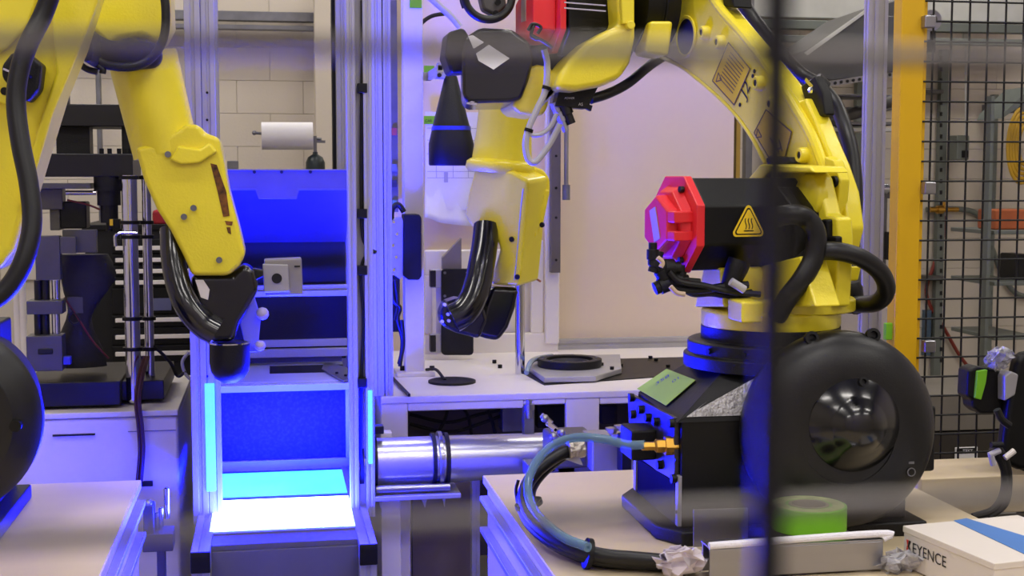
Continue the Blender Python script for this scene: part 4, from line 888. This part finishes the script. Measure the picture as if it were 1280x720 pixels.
MB().tube([P(x, y, Y) for x, y, Y in [(800, 556, 3.06), (785, 556, 3.08), (755, 549, 3.12), (720, 547, 3.17), (692, 556, 3.2), (670, 578, 3.18), (660, 604, 3.14), (664, 630, 3.08), (680, 652, 2.98), (705, 672, 2.88), (735, 684, 2.8)]], .0045, 8, 8).build('inner_tube', M('teal_tube', (60, 100, 130), .3), o)

# ============================================================ left robot
lr = thing('robot', (-1.1, 3.3, .76), 'yellow robot arm with black wrist hanging beside the blue-lit station, far left', 'robot')
def lp(pts, Y, th, name, mat, bev, seg=3): return MB().prism(pY(pts, Y), (0, th, 0)).build(name, mat, lr, bevel=bev, seg=seg)
lp([(-60, -40), (132, -40), (118, 4), (100, 60), (76, 118), (52, 196), (30, 270), (18, 312), (0, 338), (-50, 350), (-140, 340), (-110, 200)], 3.55, .16, 'upper_arm', YEL, .02)
lp([(60, -30), (134, -30), (112, 30), (92, 80), (66, 142), (40, 232), (30, 262), (24, 250), (44, 170), (70, 90)], 3.52, .06, 'arm_rib', YEL, .008)
lp([(-60, -30), (58, -30), (36, 30), (10, 60), (-30, 80), (-60, 60)], 3.53, .04, 'arm_rib', YEL, .008)
lp([(-20, 104), (4, 112), (22, 124), (26, 134), (10, 132), (-20, 122)], 3.53, .04, 'cast_lug', YEL, .006)
MB().lathe(P(6, 114, 3.53), (0, -1, 0), [(-.005, .01), (.004, .01)], 12).build('bolt', BLK, lr)
lp([(2, 82), (14, 66), (34, 66), (52, 80), (48, 112), (34, 128), (18, 118), (2, 96)], 3.46, .08, 'hose_clamp', BLKM, .008)
for a, b in (((4, 86), (18, 92)), ((22, 68), (30, 74)), ((32, 92), (40, 97))): MB().bar(P(*a, 3.45), P(*b, 3.45), .005, .005).build('clamp_bar', CHROME, lr)
MB().tube([P(x, y, Y) for x, y, Y in [(68, -20, 3.4), (54, 18, 3.4), (36, 54, 3.38), (24, 90, 3.37), (20, 130, 3.36), (26, 180, 3.34), (36, 230, 3.32), (40, 280, 3.3), (30, 325, 3.28), (8, 362, 3.27), (-25, 385, 3.26)]], .0225, 18, 8).build('dress_hose', HOSE, lr)
lp([(-200, 330), (-40, 330), (-30, 400), (-60, 470), (-200, 470)], 3.4, .3, 'turret', YEL, .02)
# elbow, forearm
lp([(118, -30), (212, -30), (214, 30), (200, 56), (176, 46), (150, 50), (135, 60), (112, 36)], 3.95, .2, 'elbow_casting', YEL, .02)
lp([(108, 34), (140, 52), (160, 46), (196, 54), (204, 70), (196, 84), (160, 88), (120, 80), (96, 66)], 3.9, .2, 'elbow_joint', BLK, .02)
lp([(92, 36), (112, 30), (116, 70), (110, 80), (96, 70)], 3.7, .3, 'elbow_link', BLK, .015)
MB().tube([P(x, y, 3.86) for x, y in [(203, -20), (207, 10), (206, 40), (198, 62), (182, 78), (160, 84), (130, 80), (112, 66)]], .012, 12).build('cable', HOSE, lr)
for pts in ([(95, 76), (108, 86), (122, 90)], [(116, 76), (128, 86), (128, 92)]): MB().tube([P(x, y, 3.86) for x, y in pts], .009, 10).build('cable', NAVY, lr)
m = MB(); a, b = P(178, 70, 4.02), P(208, 192, 4.02); d_ = b - a
m.lathe(a, d_, [(0, 42 * mpp(4)), (d_.length * .5, 41 * mpp(4)), (d_.length, 40 * mpp(4))], 40); m.build('forearm_tube', YEL, lr, smooth=50)
lp([(168, 184), (192, 180), (226, 160), (232, 154), (248, 156), (256, 166), (274, 172), (280, 200), (286, 236), (298, 280), (307, 318), (300, 332), (286, 345), (240, 345), (230, 322), (214, 290), (196, 262), (180, 226)], 3.93, .16, 'wrist_cover', YEL, .022)
lp([(212, 200), (222, 182), (250, 186), (262, 178), (272, 190), (250, 204), (226, 206)], 3.91, .05, 'cover_ridge', YEL, .008)
for x, y in ((230, 271), (242, 260), (274, 325), (210, 193)):
    q = P(x, y, 3.925); MB().cyl(q, q - V((0, .006, 0)), .009, 10).build('cover_screw', STEELD, lr)
BP_ = M('brown_print', (104, 62, 14), .55, var=.9, scale=60)
lp([(263, 204), (271, 206), (283, 240), (287, 270), (279, 271), (272, 240)], 3.928, .004, 'printed_panel', BP_, .0005)
lp([(281, 276), (291, 277), (290, 282), (283, 281)], 3.928, .004, 'printed_mark', BP_, .0005)
lp([(283, 284), (288, 284), (289, 293), (285, 291)], 3.928, .004, 'printed_mark', BP_, .0005)
m = MB(); m.tube([P(x, y, Y) for x, y, Y in [(214, 286, 4.0), (216, 320, 3.97), (222, 352, 3.95), (234, 382, 3.93), (252, 404, 3.93), (270, 415, 3.93)]], lambda t: (14 + 3 * t) * mpp(4), 20, 8); m.build('wrist_tube', BLKG, lr, smooth=60)
lp([(238, 343), (290, 343), (306, 328), (318, 340), (324, 362), (312, 384), (300, 404), (292, 428), (262, 428), (250, 400), (240, 370)], 3.95, .12, 'wrist', BLKG, .02)
lp([(244, 350), (254, 350), (262, 362), (260, 375), (251, 372)], 3.942, .01, 'wrist_light_spot', WHITE, .001)  # white patch painted in for the bright light spot on the wrist
m = MB(); m.rings([[P(287, y, 4.0) + V((math.cos(2 * PI * k / 28) * w_ * mpp(4), math.sin(2 * PI * k / 28) * w_ * mpp(4), 0)) for k in range(28)] for y, w_ in ((428, 25), (452, 25), (464, 23), (472, 18), (478, 9), (479, 2))]); m.build('wrist_flange', BLKM, lr, smooth=50)
MB().ring(P(287, 429, 4.0), (0, 0, 1), 22 * mpp(4), 25.5 * mpp(4), .004).build('flange_edge', CHROME, lr)
lp([(300, 340), (318, 336), (329, 338), (329, 346), (316, 352), (304, 356)], 4.0, .05, 'gripper_base', NAVY, .004)
for x, y, r_ in ((328, 392, .019), (325, 432, .016)):
    MB().ball(P(x, y, 4.0), r_, 10).build('gripper_nub', M('milky_plastic', (180, 170, 220), .4), lr)
lp([(306, 372), (318, 372), (326, 398), (322, 440), (308, 440), (300, 405)], 4.02, .04, 'gripper_finger', glass('milky_clear', (170, 170, 220), .3, .5), .004)
# base of the left robot at the frame edge
ldc = V((P(-72, 520, 3.4).x, 3.4, P(-72, 524, 3.4).z))
MB().lathe(ldc, (.05, -1, 0), [(-.24, .20), (-.02, .222), (0, .232), (.03, .232), (.06, .21), (.075, .18), (.082, .17), (.082, .01)], 64).build('round_cover', M('satin_black', (30, 30, 32), .36), lr, bevel=.002)
MB().box(ldc.x - .3, P(8, 640, 3.4).x, 3.3, 3.75, .76, .80).build('base_plate', BLKM, lr, bevel=.006)
MB().box(ldc.x - .28, ldc.x + .1, 3.42, 3.75, .80, 1.25).build('base', BLK, lr, bevel=.006)
q = P(20, 532, 3.32); MB().lathe(q, (0, -1, 0), [(-.02, .014), (.012, .014), (.012, .007)], 12).build('cover_bolt', BLK, lr)
# workpiece in the left gripper
wp = thing('workpiece', P(350, 346, 4.05), 'square grey metal block with a round hole held by the left robot', 'metal block')
MB().prism(pY([(330, 325), (377, 323), (379, 369), (332, 370)], 4.06), (0, .08, 0)).build('block', M('light_cast', (150, 146, 148), .42, metal=.4, var=.1), wp, bevel=.004)
fp = MB().prism(pY([(328, 330), (360, 331), (362, 365), (330, 366)], 4.04), (0, .02, 0)).build('face_plate', ALUW, wp, bevel=.003)
MB().lathe(P(346, 348, 4.038), (0, -1, 0), [(0, .015), (.003, .015)], 20).build('hole', DARKW, fp)
pxbox(MB(), 368, 375, 332, 334, 4.057, .002).build('mark', DARKW, wp)

# ============================================================ bench clutter
tr = thing('tape_roll', PZ(1000, 660, .76), 'roll of green tape lying on the bench before the black round cover', 'tape roll')
TZ = .885
q = PZ(1011, 630, TZ); ry = .084
MB().ring((q.x, q.y, .83), (0, 0, 1), .045, ry, TZ - .83, 56).build('tape', GREEN, tr, bevel=.002)
MB().ring((q.x, q.y, .83), (0, 0, 1), .038, .045, TZ - .83 + .001, 56).build('core', M('core_card', (150, 140, 110), .7), tr)
MB().ring((q.x, q.y, TZ - .002), (0, 0, 1), .052, .078, .0025, 56).build('side_label', M('core_print', (176, 186, 120), .6, var=.3, scale=30), tr)
o = MB().box(q.x - .08, q.x + .08, q.y - .08, q.y + .08, .762, .829).build('carton', M('carton_dark', (60, 58, 52), .7)); tag(o, 'low dark box under the green tape roll', 'box')
bt = thing('metal_bracket', PZ(990, 700, .76), 'brushed metal channel with a white foam strip along its top edge, bottom centre', 'bracket')
Yb = 2.72
a, b = P(887, 690, Yb), P(1104, 690, Yb)
FO = M('white_foam', (236, 234, 240), .8, bump=.4, bscale=300)
MB().box(a.x, b.x, Yb, Yb + .006, .765, P(990, 682, Yb).z).build('front_plate', STEEL, bt, bevel=.002)
MB().box(a.x, b.x, Yb, Yb + .06, P(990, 682, Yb).z, P(990, 682, Yb).z + .004).build('top_plate', STEEL, bt, bevel=.001)
MB().tube([V((a.x, Yb + .004, P(990, 678, Yb).z)), V((b.x - .01, Yb + .004, P(990, 673, Yb).z)), V((b.x, Yb + .004, P(990, 680, Yb).z))], .008, 10).build('foam_edge', FO, bt)
MB().box(a.x + .005, b.x - .005, Yb + .06, Yb + .066, .765, P(990, 682, Yb).z).build('back_plate', STEEL, bt)
o = MB().prism(pY([(867, 637), (935, 635), (935, 682), (867, 684)], 2.9), (0, .004, 0)).build('metal_plate', STEEL, bevel=.001); tag(o, 'upright brushed metal plate leaning behind the foam-edged bracket', 'plate')
# crumpled tissue and plastic bag
def crumple(name, cx, cy, Y, w_, h_, seed, mat, lbl, cat, layers=3):
    r = random.Random(seed); m = MB(); c = P(cx, cy, Y); sx, sz = w_ * mpp(Y) / 2, h_ * mpp(Y) / 2
    for L in range(layers):
        n = 7; vv = {}
        for i in range(n):
            for j in range(n):
                a, b = i / (n - 1) * 2 - 1, j / (n - 1) * 2 - 1
                vv[i, j] = m.bm.verts.new(c + V((a * sx * (1 - .25 * abs(b)) + r.uniform(-.2, .2) * sx, (L - 1) * .02 - b * .02 + r.uniform(-.016, .016), b * sz * (1 - .3 * abs(a)) + r.uniform(-.18, .18) * sz)))
        for i in range(n - 1):
            for j in range(n - 1): m.face([vv[i, j], vv[i + 1, j], vv[i + 1, j + 1], vv[i, j + 1]])
    o = m.build(name, mat, smooth=20); s = o.modifiers.new('thick', 'SOLIDIFY'); s.thickness = .0007; return tag(o, lbl, cat)
crumple('tissue', 850, 700, 2.74, 66, 44, 5, M('tissue', (222, 214, 226), .8, var=.04), 'crumpled white tissue left of the foam-edged bracket', 'tissue')
BAG = glass('bag_plastic', (236, 236, 240), .2, .4, .3)
crumple('plastic_bag', 1124, 704, 2.72, 66, 40, 9, BAG, 'clear crumpled plastic bag left of the white carton', 'bag')
# carton
cx = thing('carton', PZ(1210, 700, .76), 'white carton with blue tape and black KEYENCE lettering, bottom right', 'box')
zt2 = .852
A, B = PZ(1130, 657, zt2), PZ(1243, 704, zt2)
dv = (B - A); dn = V((-dv.y, dv.x, 0)).normalized()
if dn.x < 0: dn = -dn
W2 = .30
Cc, D = B + dn * W2, A + dn * W2
CART = M('white_card', (224, 216, 206), .55, var=.02)
def dwn(p, z=.762): return V((p.x, p.y, z))
MB().hull8([dwn(A), dwn(B), dwn(Cc), dwn(D), dwn(A, zt2 - .012), dwn(B, zt2 - .012), dwn(Cc, zt2 - .012), dwn(D, zt2 - .012)]).build('body', CART, cx, bevel=.002)
ov = .002; e1 = dv.normalized()
a_, b_, c_, d2 = A - e1 * ov - dn * ov, B + e1 * ov - dn * ov, Cc + e1 * ov + dn * ov, D - e1 * ov + dn * ov
MB().hull8([dwn(p, zt2 - .0145) for p in (a_, b_, c_, d2)] + [dwn(p, zt2) for p in (a_, b_, c_, d2)]).build('lid', CART, cx, bevel=.002)
RL = M('logo_red', (214, 50, 40), .5, var=0); KB = M('logo_black', (28, 26, 28), .5, var=0)
fn = -dn
def keyence(o, xd, size):
    text('lettering', 'EYENCE', o + xd * size * .62, xd, (0, 0, 1), size, KB, cx, ext=.001)
    nn_ = xd.cross(V((0, 0, 1))).normalized()
    def q(u, v): return o + xd * (u * size) + V((0, 0, v * size)) + nn_ * .001
    MB().prism([q(.0, .72), q(.26, .72), q(.13, .34)], nn_ * .0005).build('logo_mark', RL, cx); MB().prism([q(.04, .0), q(.17, .0), q(.17, .34), q(.10, .34)], nn_ * .0005).build('logo_mark', RL, cx)
    MB().prism([q(.30, .72), q(.50, .72), q(.32, .36), q(.56, .0), q(.38, .0), q(.19, .34)], nn_ * .0005).build('logo_stroke', KB, cx)
keyence(dwn(A + dv * .04, zt2 - .052) + fn * .0005, e1, .034)
keyence(dwn(B + dn * .02, zt2 - .058) + e1 * .0005, dn, .034)
BT = M('blue_tape', (66, 122, 196), .5, var=.05)
MB().prism([PZ(x, y, zt2 + .0005) for x, y in [(1192, 651), (1208, 648), (1300, 676), (1300, 702), (1262, 684)]], (0, 0, .0008)).build('blue_tape', BT, cx)
# ============================================================ right-hand background
bb = thing('rail_bench', P(1250, 620, 3.75), 'cream beam of a further bench behind the white carton', 'bench')
MB().box(P(1152, 605, 3.74).x, 3.2, 3.74, 4.0, .60, .715).build('beam', TABLE, bb, bevel=.004)
MB().box(1.90, 3.2, 3.2, 3.735, .56, .60).build('ledge', DARKW, bb, bevel=.004)
for x in (1.96, 2.9): MB().box(x, x + .07, 3.8, 3.87, 0, .6).build('leg', ALU, bb)
# fence: yellow post and black mesh
yp = thing('fence_post', (2.065, 4.25, 0), 'tall yellow square fence post beside the black mesh', 'post')
MB().box(2.03, 2.112, 4.2, 4.26, .0, 3.3).build('post', YELP, yp, bevel=.004); MB().box(1.96, 2.16, 4.14, 4.36, 0, .012).build('foot_plate', YELP, yp)
MB().box(2.112, 2.13, 4.22, 4.24, .72, 3.3).build('mesh_edge', YELP, yp)
for y in (28, 235, 432):
    q = P(1158, y, 4.2); MB().box(q.x - .02, q.x + .02, 4.17, 4.2, q.z - .02, q.z + .02).build('clip', STEEL, yp, bevel=.004)
mf = thing('mesh_fence', (2.8, 4.25, 0), 'black welded wire mesh fence panel right of the yellow post', 'fence')
xw = P(1160, 300, 4.22).x; z0, z1 = P(1200, 586, 4.22).z, 3.3
vw = MB().cyl((xw, 4.22, z0), (xw, 4.22, z1), .0035, 6).build('wire', BLKM, mf)
px22 = P(1182.5, 300, 4.22).x - xw
for k in range(1, 12): copy_part(vw, mf, (px22 * k, 0, 0))
hz = P(1220, 3, 4.22).z; st = (P(1220, 3, 4.22).z - P(1220, 469, 4.22).z) / 19
hw = MB().cyl((xw - .04, 4.212, hz), (xw + px22 * 11, 4.212, hz), .0035, 6).build('wire', BLKM, mf)
for k in range(-3, 24):
    if k: copy_part(hw, mf, (0, 0, -st * k))
MB().box(xw - .005, xw + px22 * 11, 4.205, 4.235, z0 - .02, z0).build('bottom_bar', BLKM, mf)
for x in (xw + .4, xw + px22 * 11): MB().box(x - .02, x + .02, 4.24, 4.27, 0, z0).build('leg', BLKM, mf)
# aluminium double post behind the robot
ap = thing('frame_post', (2.13, 4.6, 0), 'tall aluminium double post left of the yellow fence post', 'post')
pp = MB(); profile_post(pp, P(1080, 300, 4.6).x, P(1093, 300, 4.6).x, 4.6, 4.64, 0, 3.4); pp.build('profile', ALUW, ap, bevel=.001)
pp = MB(); profile_post(pp, P(1093.5, 300, 4.6).x, P(1105, 300, 4.6).x, 4.605, 4.645, 0, 3.4); pp.build('profile', ALUW, ap, bevel=.001)
def far(x0, x1, y0, y1, Y, d, mat, name, lbl=None, cat=None, par=None, bev=.004):
    o = pxbox(MB(), x0, x1, y0, y1, Y, d).build(name, mat, par, bevel=bev); return tag(o, lbl, cat)
LG = M('pale_grey_paint', (186, 186, 180), .5); DG = M('dark_grey_sheet', (74, 74, 74), .45, var=.1); GRN = M('grey_green_steel', (112, 118, 112), .5, metal=.3)
far(905, 1290, -60, 24, 8.0, .3, LG, 'air_duct', 'pale grey duct running along the top right of the room', 'duct')
far(905, 1290, 27, 38, 7.95, .08, GRN, 'channel_beam', 'green grey steel beam below the pale duct, the upper of two', 'beam')
far(905, 1290, 46, 54, 7.95, .08, GRN, 'channel_beam', 'green grey steel beam below the pale duct, the lower of two', 'beam')
hd = thing('hood', P(1060, 70, 7.0), 'dark sheet metal hood with a slanted edge behind the curved arm', 'hood')
MB().prism(pY([(990, 68), (1010, 62), (1080, 14), (1150, -10), (1150, 88), (1040, 100), (1000, 92)], 6.8), (0, .5, 0)).build('hood_body', DG, hd, bevel=.005)
MB().prism(pY([(1006, 66), (1082, 12), (1084, 15), (1010, 69)], 6.79), (0, .01, 0)).build('pale_edge', LG, hd)
st_ = MB().prism(pY([(1038, 101), (1150, 84), (1150, 91), (1038, 108)], 6.78), (0, .03, 0)).build('perforated_strip', STEEL, hd)
for k in range(14):
    q = P(1044 + 7.6 * k, 103.8 - 1.15 * k, 6.778); MB().cyl(q, q - V((0, .003, 0)), .009, 6).build('hole', DARKW, st_)
far(1108, 1120, 20, 90, 6.4, .1, DG, 'hood_side', None, None, hd)
wh = thing('pulley', P(906, 146, 6.4), 'small grey pulley wheel hanging behind the curved arm', 'pulley')
q = P(906, 146, 6.4); MB().lathe(q, (-.3, -1, 0), [(-.02, .04), (-.012, .045), (0, .045), (.01, .045), (.02, .035), (.02, .01)], 28).build('wheel', GRM, wh); MB().box(q.x - .006, q.x + .02, 6.42, 6.44, q.z, 3).build('strap', GRM, wh)
for k, (x0, x1, c_) in enumerate(((913, 917, BLKM), (921, 926, M('ochre_strip', (170, 140, 60), .5)), (933, 941, STEELD), (1069, 1076, GRN), (1172, 1181, GRN), (1237, 1243, GRN))):
    n_ = ('upright_bar', 'upright_bar', 'upright_bar', 'conduit', 'strut_channel', 'strut_channel')[k]
    lb_ = ('thin black upright bar behind the curved arm', 'thin ochre upright bar behind the curved arm', 'grey upright bar behind the curved arm, right of the ochre one', 'green grey conduit left of the aluminium double post', 'perforated strut on the wall just right of the yellow post', 'perforated strut on the wall left of the yellow coil')[k]
    Y_ = 6.2 if k < 3 else 8.42
    m = pxbox(MB(), x0, x1, -40 if k < 4 else (62 if k == 4 else 118), 500 if k > 2 else 330, Y_, .05)
    if k < 3: m.box(P(x0, 0, Y_).x, P(x1, 0, Y_).x, Y_, Y_ + .05, 0, P(900, 328, Y_).z)
    o = m.build(n_, c_); tag(o, lb_, ('bar', 'bar', 'bar', 'conduit', 'strut', 'strut')[k])
    if k >= 4:
        for j in range(28):
            yy = (70 if k == 4 else 125) + 14 * j
            if yy < 490:
                s_ = pxbox(MB(), x0 + 3, x1 - 3, yy, yy + 5, Y_ - .003, .004).build('slot', DARKW, o)
# wall switch box with drop cable
sb = thing('switch_box', P(1204, 185, 8.2), 'grey green control box hanging from a cord on the back wall', 'box')
pxbox(MB(), 1196, 1212, 169, 200, 8.2, .12).build('body', GRN, sb, bevel=.01); pxbox(MB(), 1203, 1211, 188, 197, 8.19, .02).build('button', BLK, sb, bevel=.004)
MB().cyl(P(1207, 170, 8.25), P(1207, 36, 8.25), .006, 8).build('cord', LG, sb)
far(1205, 1210, 36, 56, 8.2, .03, LG, 'cord_grip', None, None, sb)
# motorised pulley at the top of the fence post
pl = thing('wall_bracket', P(1163, 30, 7.6), 'round metal bracket wheel on the wall near the top of the yellow post', 'bracket')
q = P(1162, 26, 7.6); MB().ring(q, (0, -1, 0), .035, .062, .03, 32).build('wheel', STEEL, pl); pxbox(MB(), 1155, 1163, 28, 50, 7.58, .03).build('plate', STEEL, pl, bevel=.004); pxbox(MB(), 1158, 1170, 38, 66, 7.62, .1).build('block', BLKM, pl, bevel=.006)
MB().box(q.x - .02, q.x + .02, 7.65, 8.49, q.z - .02, q.z + .02).build('arm', STEELD, pl)
# yellow coil and hopper
COIL = M('coil_yellow', (190, 150, 40), .5, var=.1)
yc = thing('hose_coil', P(1278, 180, 7.9), 'coil of yellow hose hanging at the right edge behind the mesh', 'hose')
q = P(1282, 182, 7.9)
for k in range(5):
    r1 = (10 + 2.4 * k) * mpp(8.6); MB().tube([q + V((math.cos(t) * r1, .01 * k, math.sin(t) * r1 * 2.4)) for t in [2 * PI * j / 16 for j in range(17)]], .012, 8, 3).build('loop', COIL, yc)
hk = far(1278, 1284, 126, 140, 7.92, .5, STEELD, 'hook', None, None, yc)
o = MB().prism(pY([(1253, 148), (1256, 140), (1290, 108), (1290, 122)], 7.6), (0, .3, 0)).build('angled_bracket', GRN); tag(o, 'dark slanted steel brace above the yellow coil', 'bracket')
# shelves and oddments between arm and posts
RBR = M('red_brown_panel', (120, 66, 60), .6); WG = M('white_grey_cabinet', (176, 166, 162), .55)
far(1036, 1063, 165, 205, 7.4, .1, RBR, 'red_box', 'red brown box on the shelf behind the arm hose', 'box')
sf = thing('wire_shelf', P(1075, 150, 7.3), 'metal shelf with rails glimpsed behind the thick hose', 'shelf')
for y0, y1 in ((118, 121), (134, 137), (152, 156), (160, 164)): far(1020, 1125, y0, y1, 7.3, .3, STEELD if y0 != 160 else LG, 'shelf_rail', None, None, sf, .002)
for x, y in ((1052, 146), (1068, 142), (1110, 128)): 
    q = P(x, y, 7.3); MB().lathe(q, (1, -.3, .3), [(-.1, .03), (.1, .035)], 12).build('shelf_roll', GRM, sf)
MB().cyl((P(1060, 0, 7.3).x, 7.4, 0), (P(1060, 0, 7.3).x, 7.4, P(1060, 118, 7.3).z), .02, 10).build('upright', STEELD, sf)
o = far(1042, 1112, 385, 470, 6.6, .3, WG, 'grey_cabinet', 'pale grey cabinet low behind the aluminium double post', 'cabinet'); 
o = MB().box(P(1042, 400, 6.8).x, P(1115, 400, 6.8).x, 6.95, 7.3, 0, P(1080, 262, 6.8).z).build('low_partition', WG); tag(o, 'plain pale partition behind the coiled black hose', 'partition')
far(1107, 1117, 404, 425, 4.215, .02, GREEN, 'green_card', 'small green card left of the yellow post', 'card')
mt = thing('pipe_fitting', P(1108, 236, 7.0), 'bright metal pipe fitting between aluminium and yellow posts', 'fitting')
q = P(1108, 236, 7.0); MB().lathe(q, (-1, 0, 0), [(-.05, .022), (0, .022), (0, .03), (.03, .03), (.03, .018), (.06, .018)], 16).build('fitting', CHROME, mt); far(1103, 1114, 240, 248, 7.02, .08, GRM, 'mount', None, None, mt); MB().cyl(q + V((0, .03, -.05)), q + V((0, .03, -q.z)), .02, 10).build('stand', GRM, mt)
far(1110, 1116, 290, 325, 6.9, .05, BLK, 'black_handle', 'black handle left of the yellow post at mid height', 'handle')
# right side clutter behind the mesh
tag(MB().tube([P(x, y, 8.46) for x, y in [(1158, 262), (1180, 261), (1205, 262), (1222, 268), (1232, 285), (1240, 310), (1252, 340), (1268, 365), (1290, 372)]], .018, 10).build('hose', GRN), 'grey green hose arching over the wall behind the mesh', 'hose')
for i, x in enumerate((1168, 1180, 1197)):
    pass
vf = thing('brass_valve', P(1178, 262, 8.36), 'small brass valve on the wall pipe behind the mesh', 'valve')
q = P(1180, 262, 8.36); MB().cyl(q, q + V((0, .139, 0)), .012, 8).build('wall_pin', STEELD, vf); MB().lathe(q + V((-.1, 0, 0)), (1, 0, 0), [(0, .018), (.05, .018), (.05, .028), (.09, .028), (.09, .016), (.2, .016)], 12).build('valve_body', BRASS, vf); MB().cyl(q, q + V((0, 0, .05)), .01, 10).build('stem', BRASS, vf)
RH = M('red_hose', (126, 46, 34), .5)
tag(MB().tube([P(x, y, 8.46) for x, y in [(1181, 270), (1178, 300), (1166, 335), (1158, 362), (1164, 385), (1180, 410), (1200, 445), (1222, 472)]], .012, 10).build('hose', RH), 'dark red hose sagging down the wall behind the mesh', 'hose')
for i, (y, l_) in enumerate(((112, 'grey clamp high on the strut behind the mesh'), (345, 'grey clamp half way down the strut behind the mesh'))):
    far(1158, 1180, y, y + 5, 8.36, .14, GRM, 'pipe_clamp', l_, 'clamp')
far(1157, 1164, 388, 445, 8.44, .06, M('blue_grey_panel', (70, 90, 110), .5), 'blue_strip', 'blue grey strip standing behind the yellow post', 'strip')
gs = thing('goods_shelf', P(1262, 300, 7.0), 'dark goods shelf with orange items at the right edge', 'shelf')
for y in (288, 352, 420): far(1243, 1295, y, y + 5, 7.0, .5, GRN, 'shelf_board', None, None, gs)
MB().box(P(1243, 0, 7).x, P(1247, 0, 7).x, 7.0, 7.05, 0, P(1245, 120, 7).z).build('upright', GRN, gs)
oi = far(1244, 1290, 262, 287, 7.1, .2, M('orange_bin', (170, 90, 50), .5, var=.2), 'orange_bin', 'orange bin on the top board of the goods shelf', 'bin', bev=.01)
far(1272, 1290, 318, 351, 7.1, .2, BLKM, 'dark_bin', 'dark bin on the middle board of the goods shelf', 'bin', bev=.01)
cb2 = thing('low_cabinet', P(1200, 560, 6.2), 'dull brown grey low cabinet with a small sign behind the mesh', 'cabinet')
a, b = P(1158, 0, 6.2), P(1300, 0, 6.2)
a = P(1140, 540, 6.2); b = P(1300, 540, 6.2)
MB().box(a.x, b.x, 6.2, 6.8, .0, P(1200, 540, 6.2).z).build('base', M('cabinet_dark', (48, 42, 34), .6), cb2, bevel=.004)
MB().box(a.x, b.x, 6.2, 6.8, P(1200, 538, 6.2).z, P(1200, 492, 6.2).z).build('body', M('cabinet_grey', (112, 106, 96), .6), cb2, bevel=.004)
sg = far(1194, 1222, 559, 588, 6.185, .01, PAPER, 'sign', None, None, cb2); sg['label'] = 'small sign with a black header'
far(1196, 1221, 560, 567, 6.182, .004, BLK, 'sign_header', None, None, sg); far(1196, 1221, 575, 586, 6.182, .004, M('sign_red', (150, 90, 80), .6), 'sign_field', None, None, sg)
text('lettering', 'TEST', P(1203, 566.3, 6.18), (1, 0, 0), (0, 0, 1), .026, M('white_print', (210, 210, 214), .5, var=0), sg)
# third robot at the right edge
r3 = thing('robot_wrist', P(1262, 520, 3.72), 'black robot unit with a green stripe at the right edge of the picture', 'robot')
def rp(pts, Y, th, name, mat, bev=.006): return MB().prism(pY(pts, Y), (0, th, 0)).build(name, mat, r3, bevel=bev, seg=2)
rp([(1211, 462), (1222, 458), (1280, 470), (1280, 516), (1226, 518), (1216, 510), (1216, 500), (1209, 497)], 3.76, .07, 'motor', BLK, .01)
rp([(1222, 464), (1235, 462), (1233, 478), (1227, 500), (1219, 498)], 3.75, .03, 'green_stripe', GREEN, .003)
rp([(1256, 470), (1264, 464), (1274, 468), (1270, 494), (1256, 502)], 3.72, .06, 'silver_cover', ALUW, .006)
rp([(1282, 440), (1272, 450), (1262, 500), (1254, 560), (1256, 580), (1275, 588), (1330, 588), (1330, 440)], 3.72, .05, 'body', BLK, .02)
MB().box(P(1276, 570, 3.8).x, P(1330, 570, 3.8).x, 3.78, 3.90, .715, .87).build('pedestal', BLK, r3, bevel=.006)
for pts in ([(1246, 512), (1252, 524), (1262, 532)], [(1244, 558), (1252, 572), (1256, 600), (1252, 622), (1240, 638), (1216, 646)], [(1248, 560), (1258, 578), (1261, 604), (1256, 630), (1236, 646)], [(1240, 560), (1250, 575), (1256, 590)]):
    MB().tube([P(x, y, 3.62) for x, y in pts], .011, 10).build('cable', HOSE, r3)
for x, y, d, mm in ((1246, 556, (1, 0, 0), BLKM), (1243, 566, (1, 0, .4), GREYH), (1262, 568, (1, 0, .7), WHITE), (1240, 574, (.3, 0, -1), GREYH)):
    q = P(x, y, 3.6); MB().lathe(q, d, [(-.018, .009), (.018, .009)], 10).build('plug', mm, r3)
crumple('plastic_bag', 1248, 448, 3.74, 34, 34, 21, BAG, 'clear plastic bag perched on the black unit at the right edge', 'bag')
# near fence through which the place is seen: a heavy wire grid, parallel to the room
FW = M('fence_wire_dark', (28, 28, 30), .4, metal=.3, var=.1)
nf_ = thing('safety_fence', (.1, .2, 0), 'black wire safety fence close in front, seen as blurred dark bars', 'fence')
MB().cyl((P(966, 360, .2).x, .2, 1.30), (P(966, 360, .2).x, .2, 1.9), .0024, 14).build('wire', FW, nf_)
zs = [P(640, 61, .2).z, P(640, 652, .2).z]
for z in zs: MB().cyl((-.25, .2016, z), (.45, .2016, z), .0014, 14).build('wire', M('fence_wire_grey', (112, 108, 104), .4, metal=.6), nf_)
MB().box(.43, .46, .19, .22, 0, 2.1).build('frame_post', FW, nf_); MB().box(-.27, -.24, .19, .22, 0, 2.1).build('frame_post', FW, nf_)
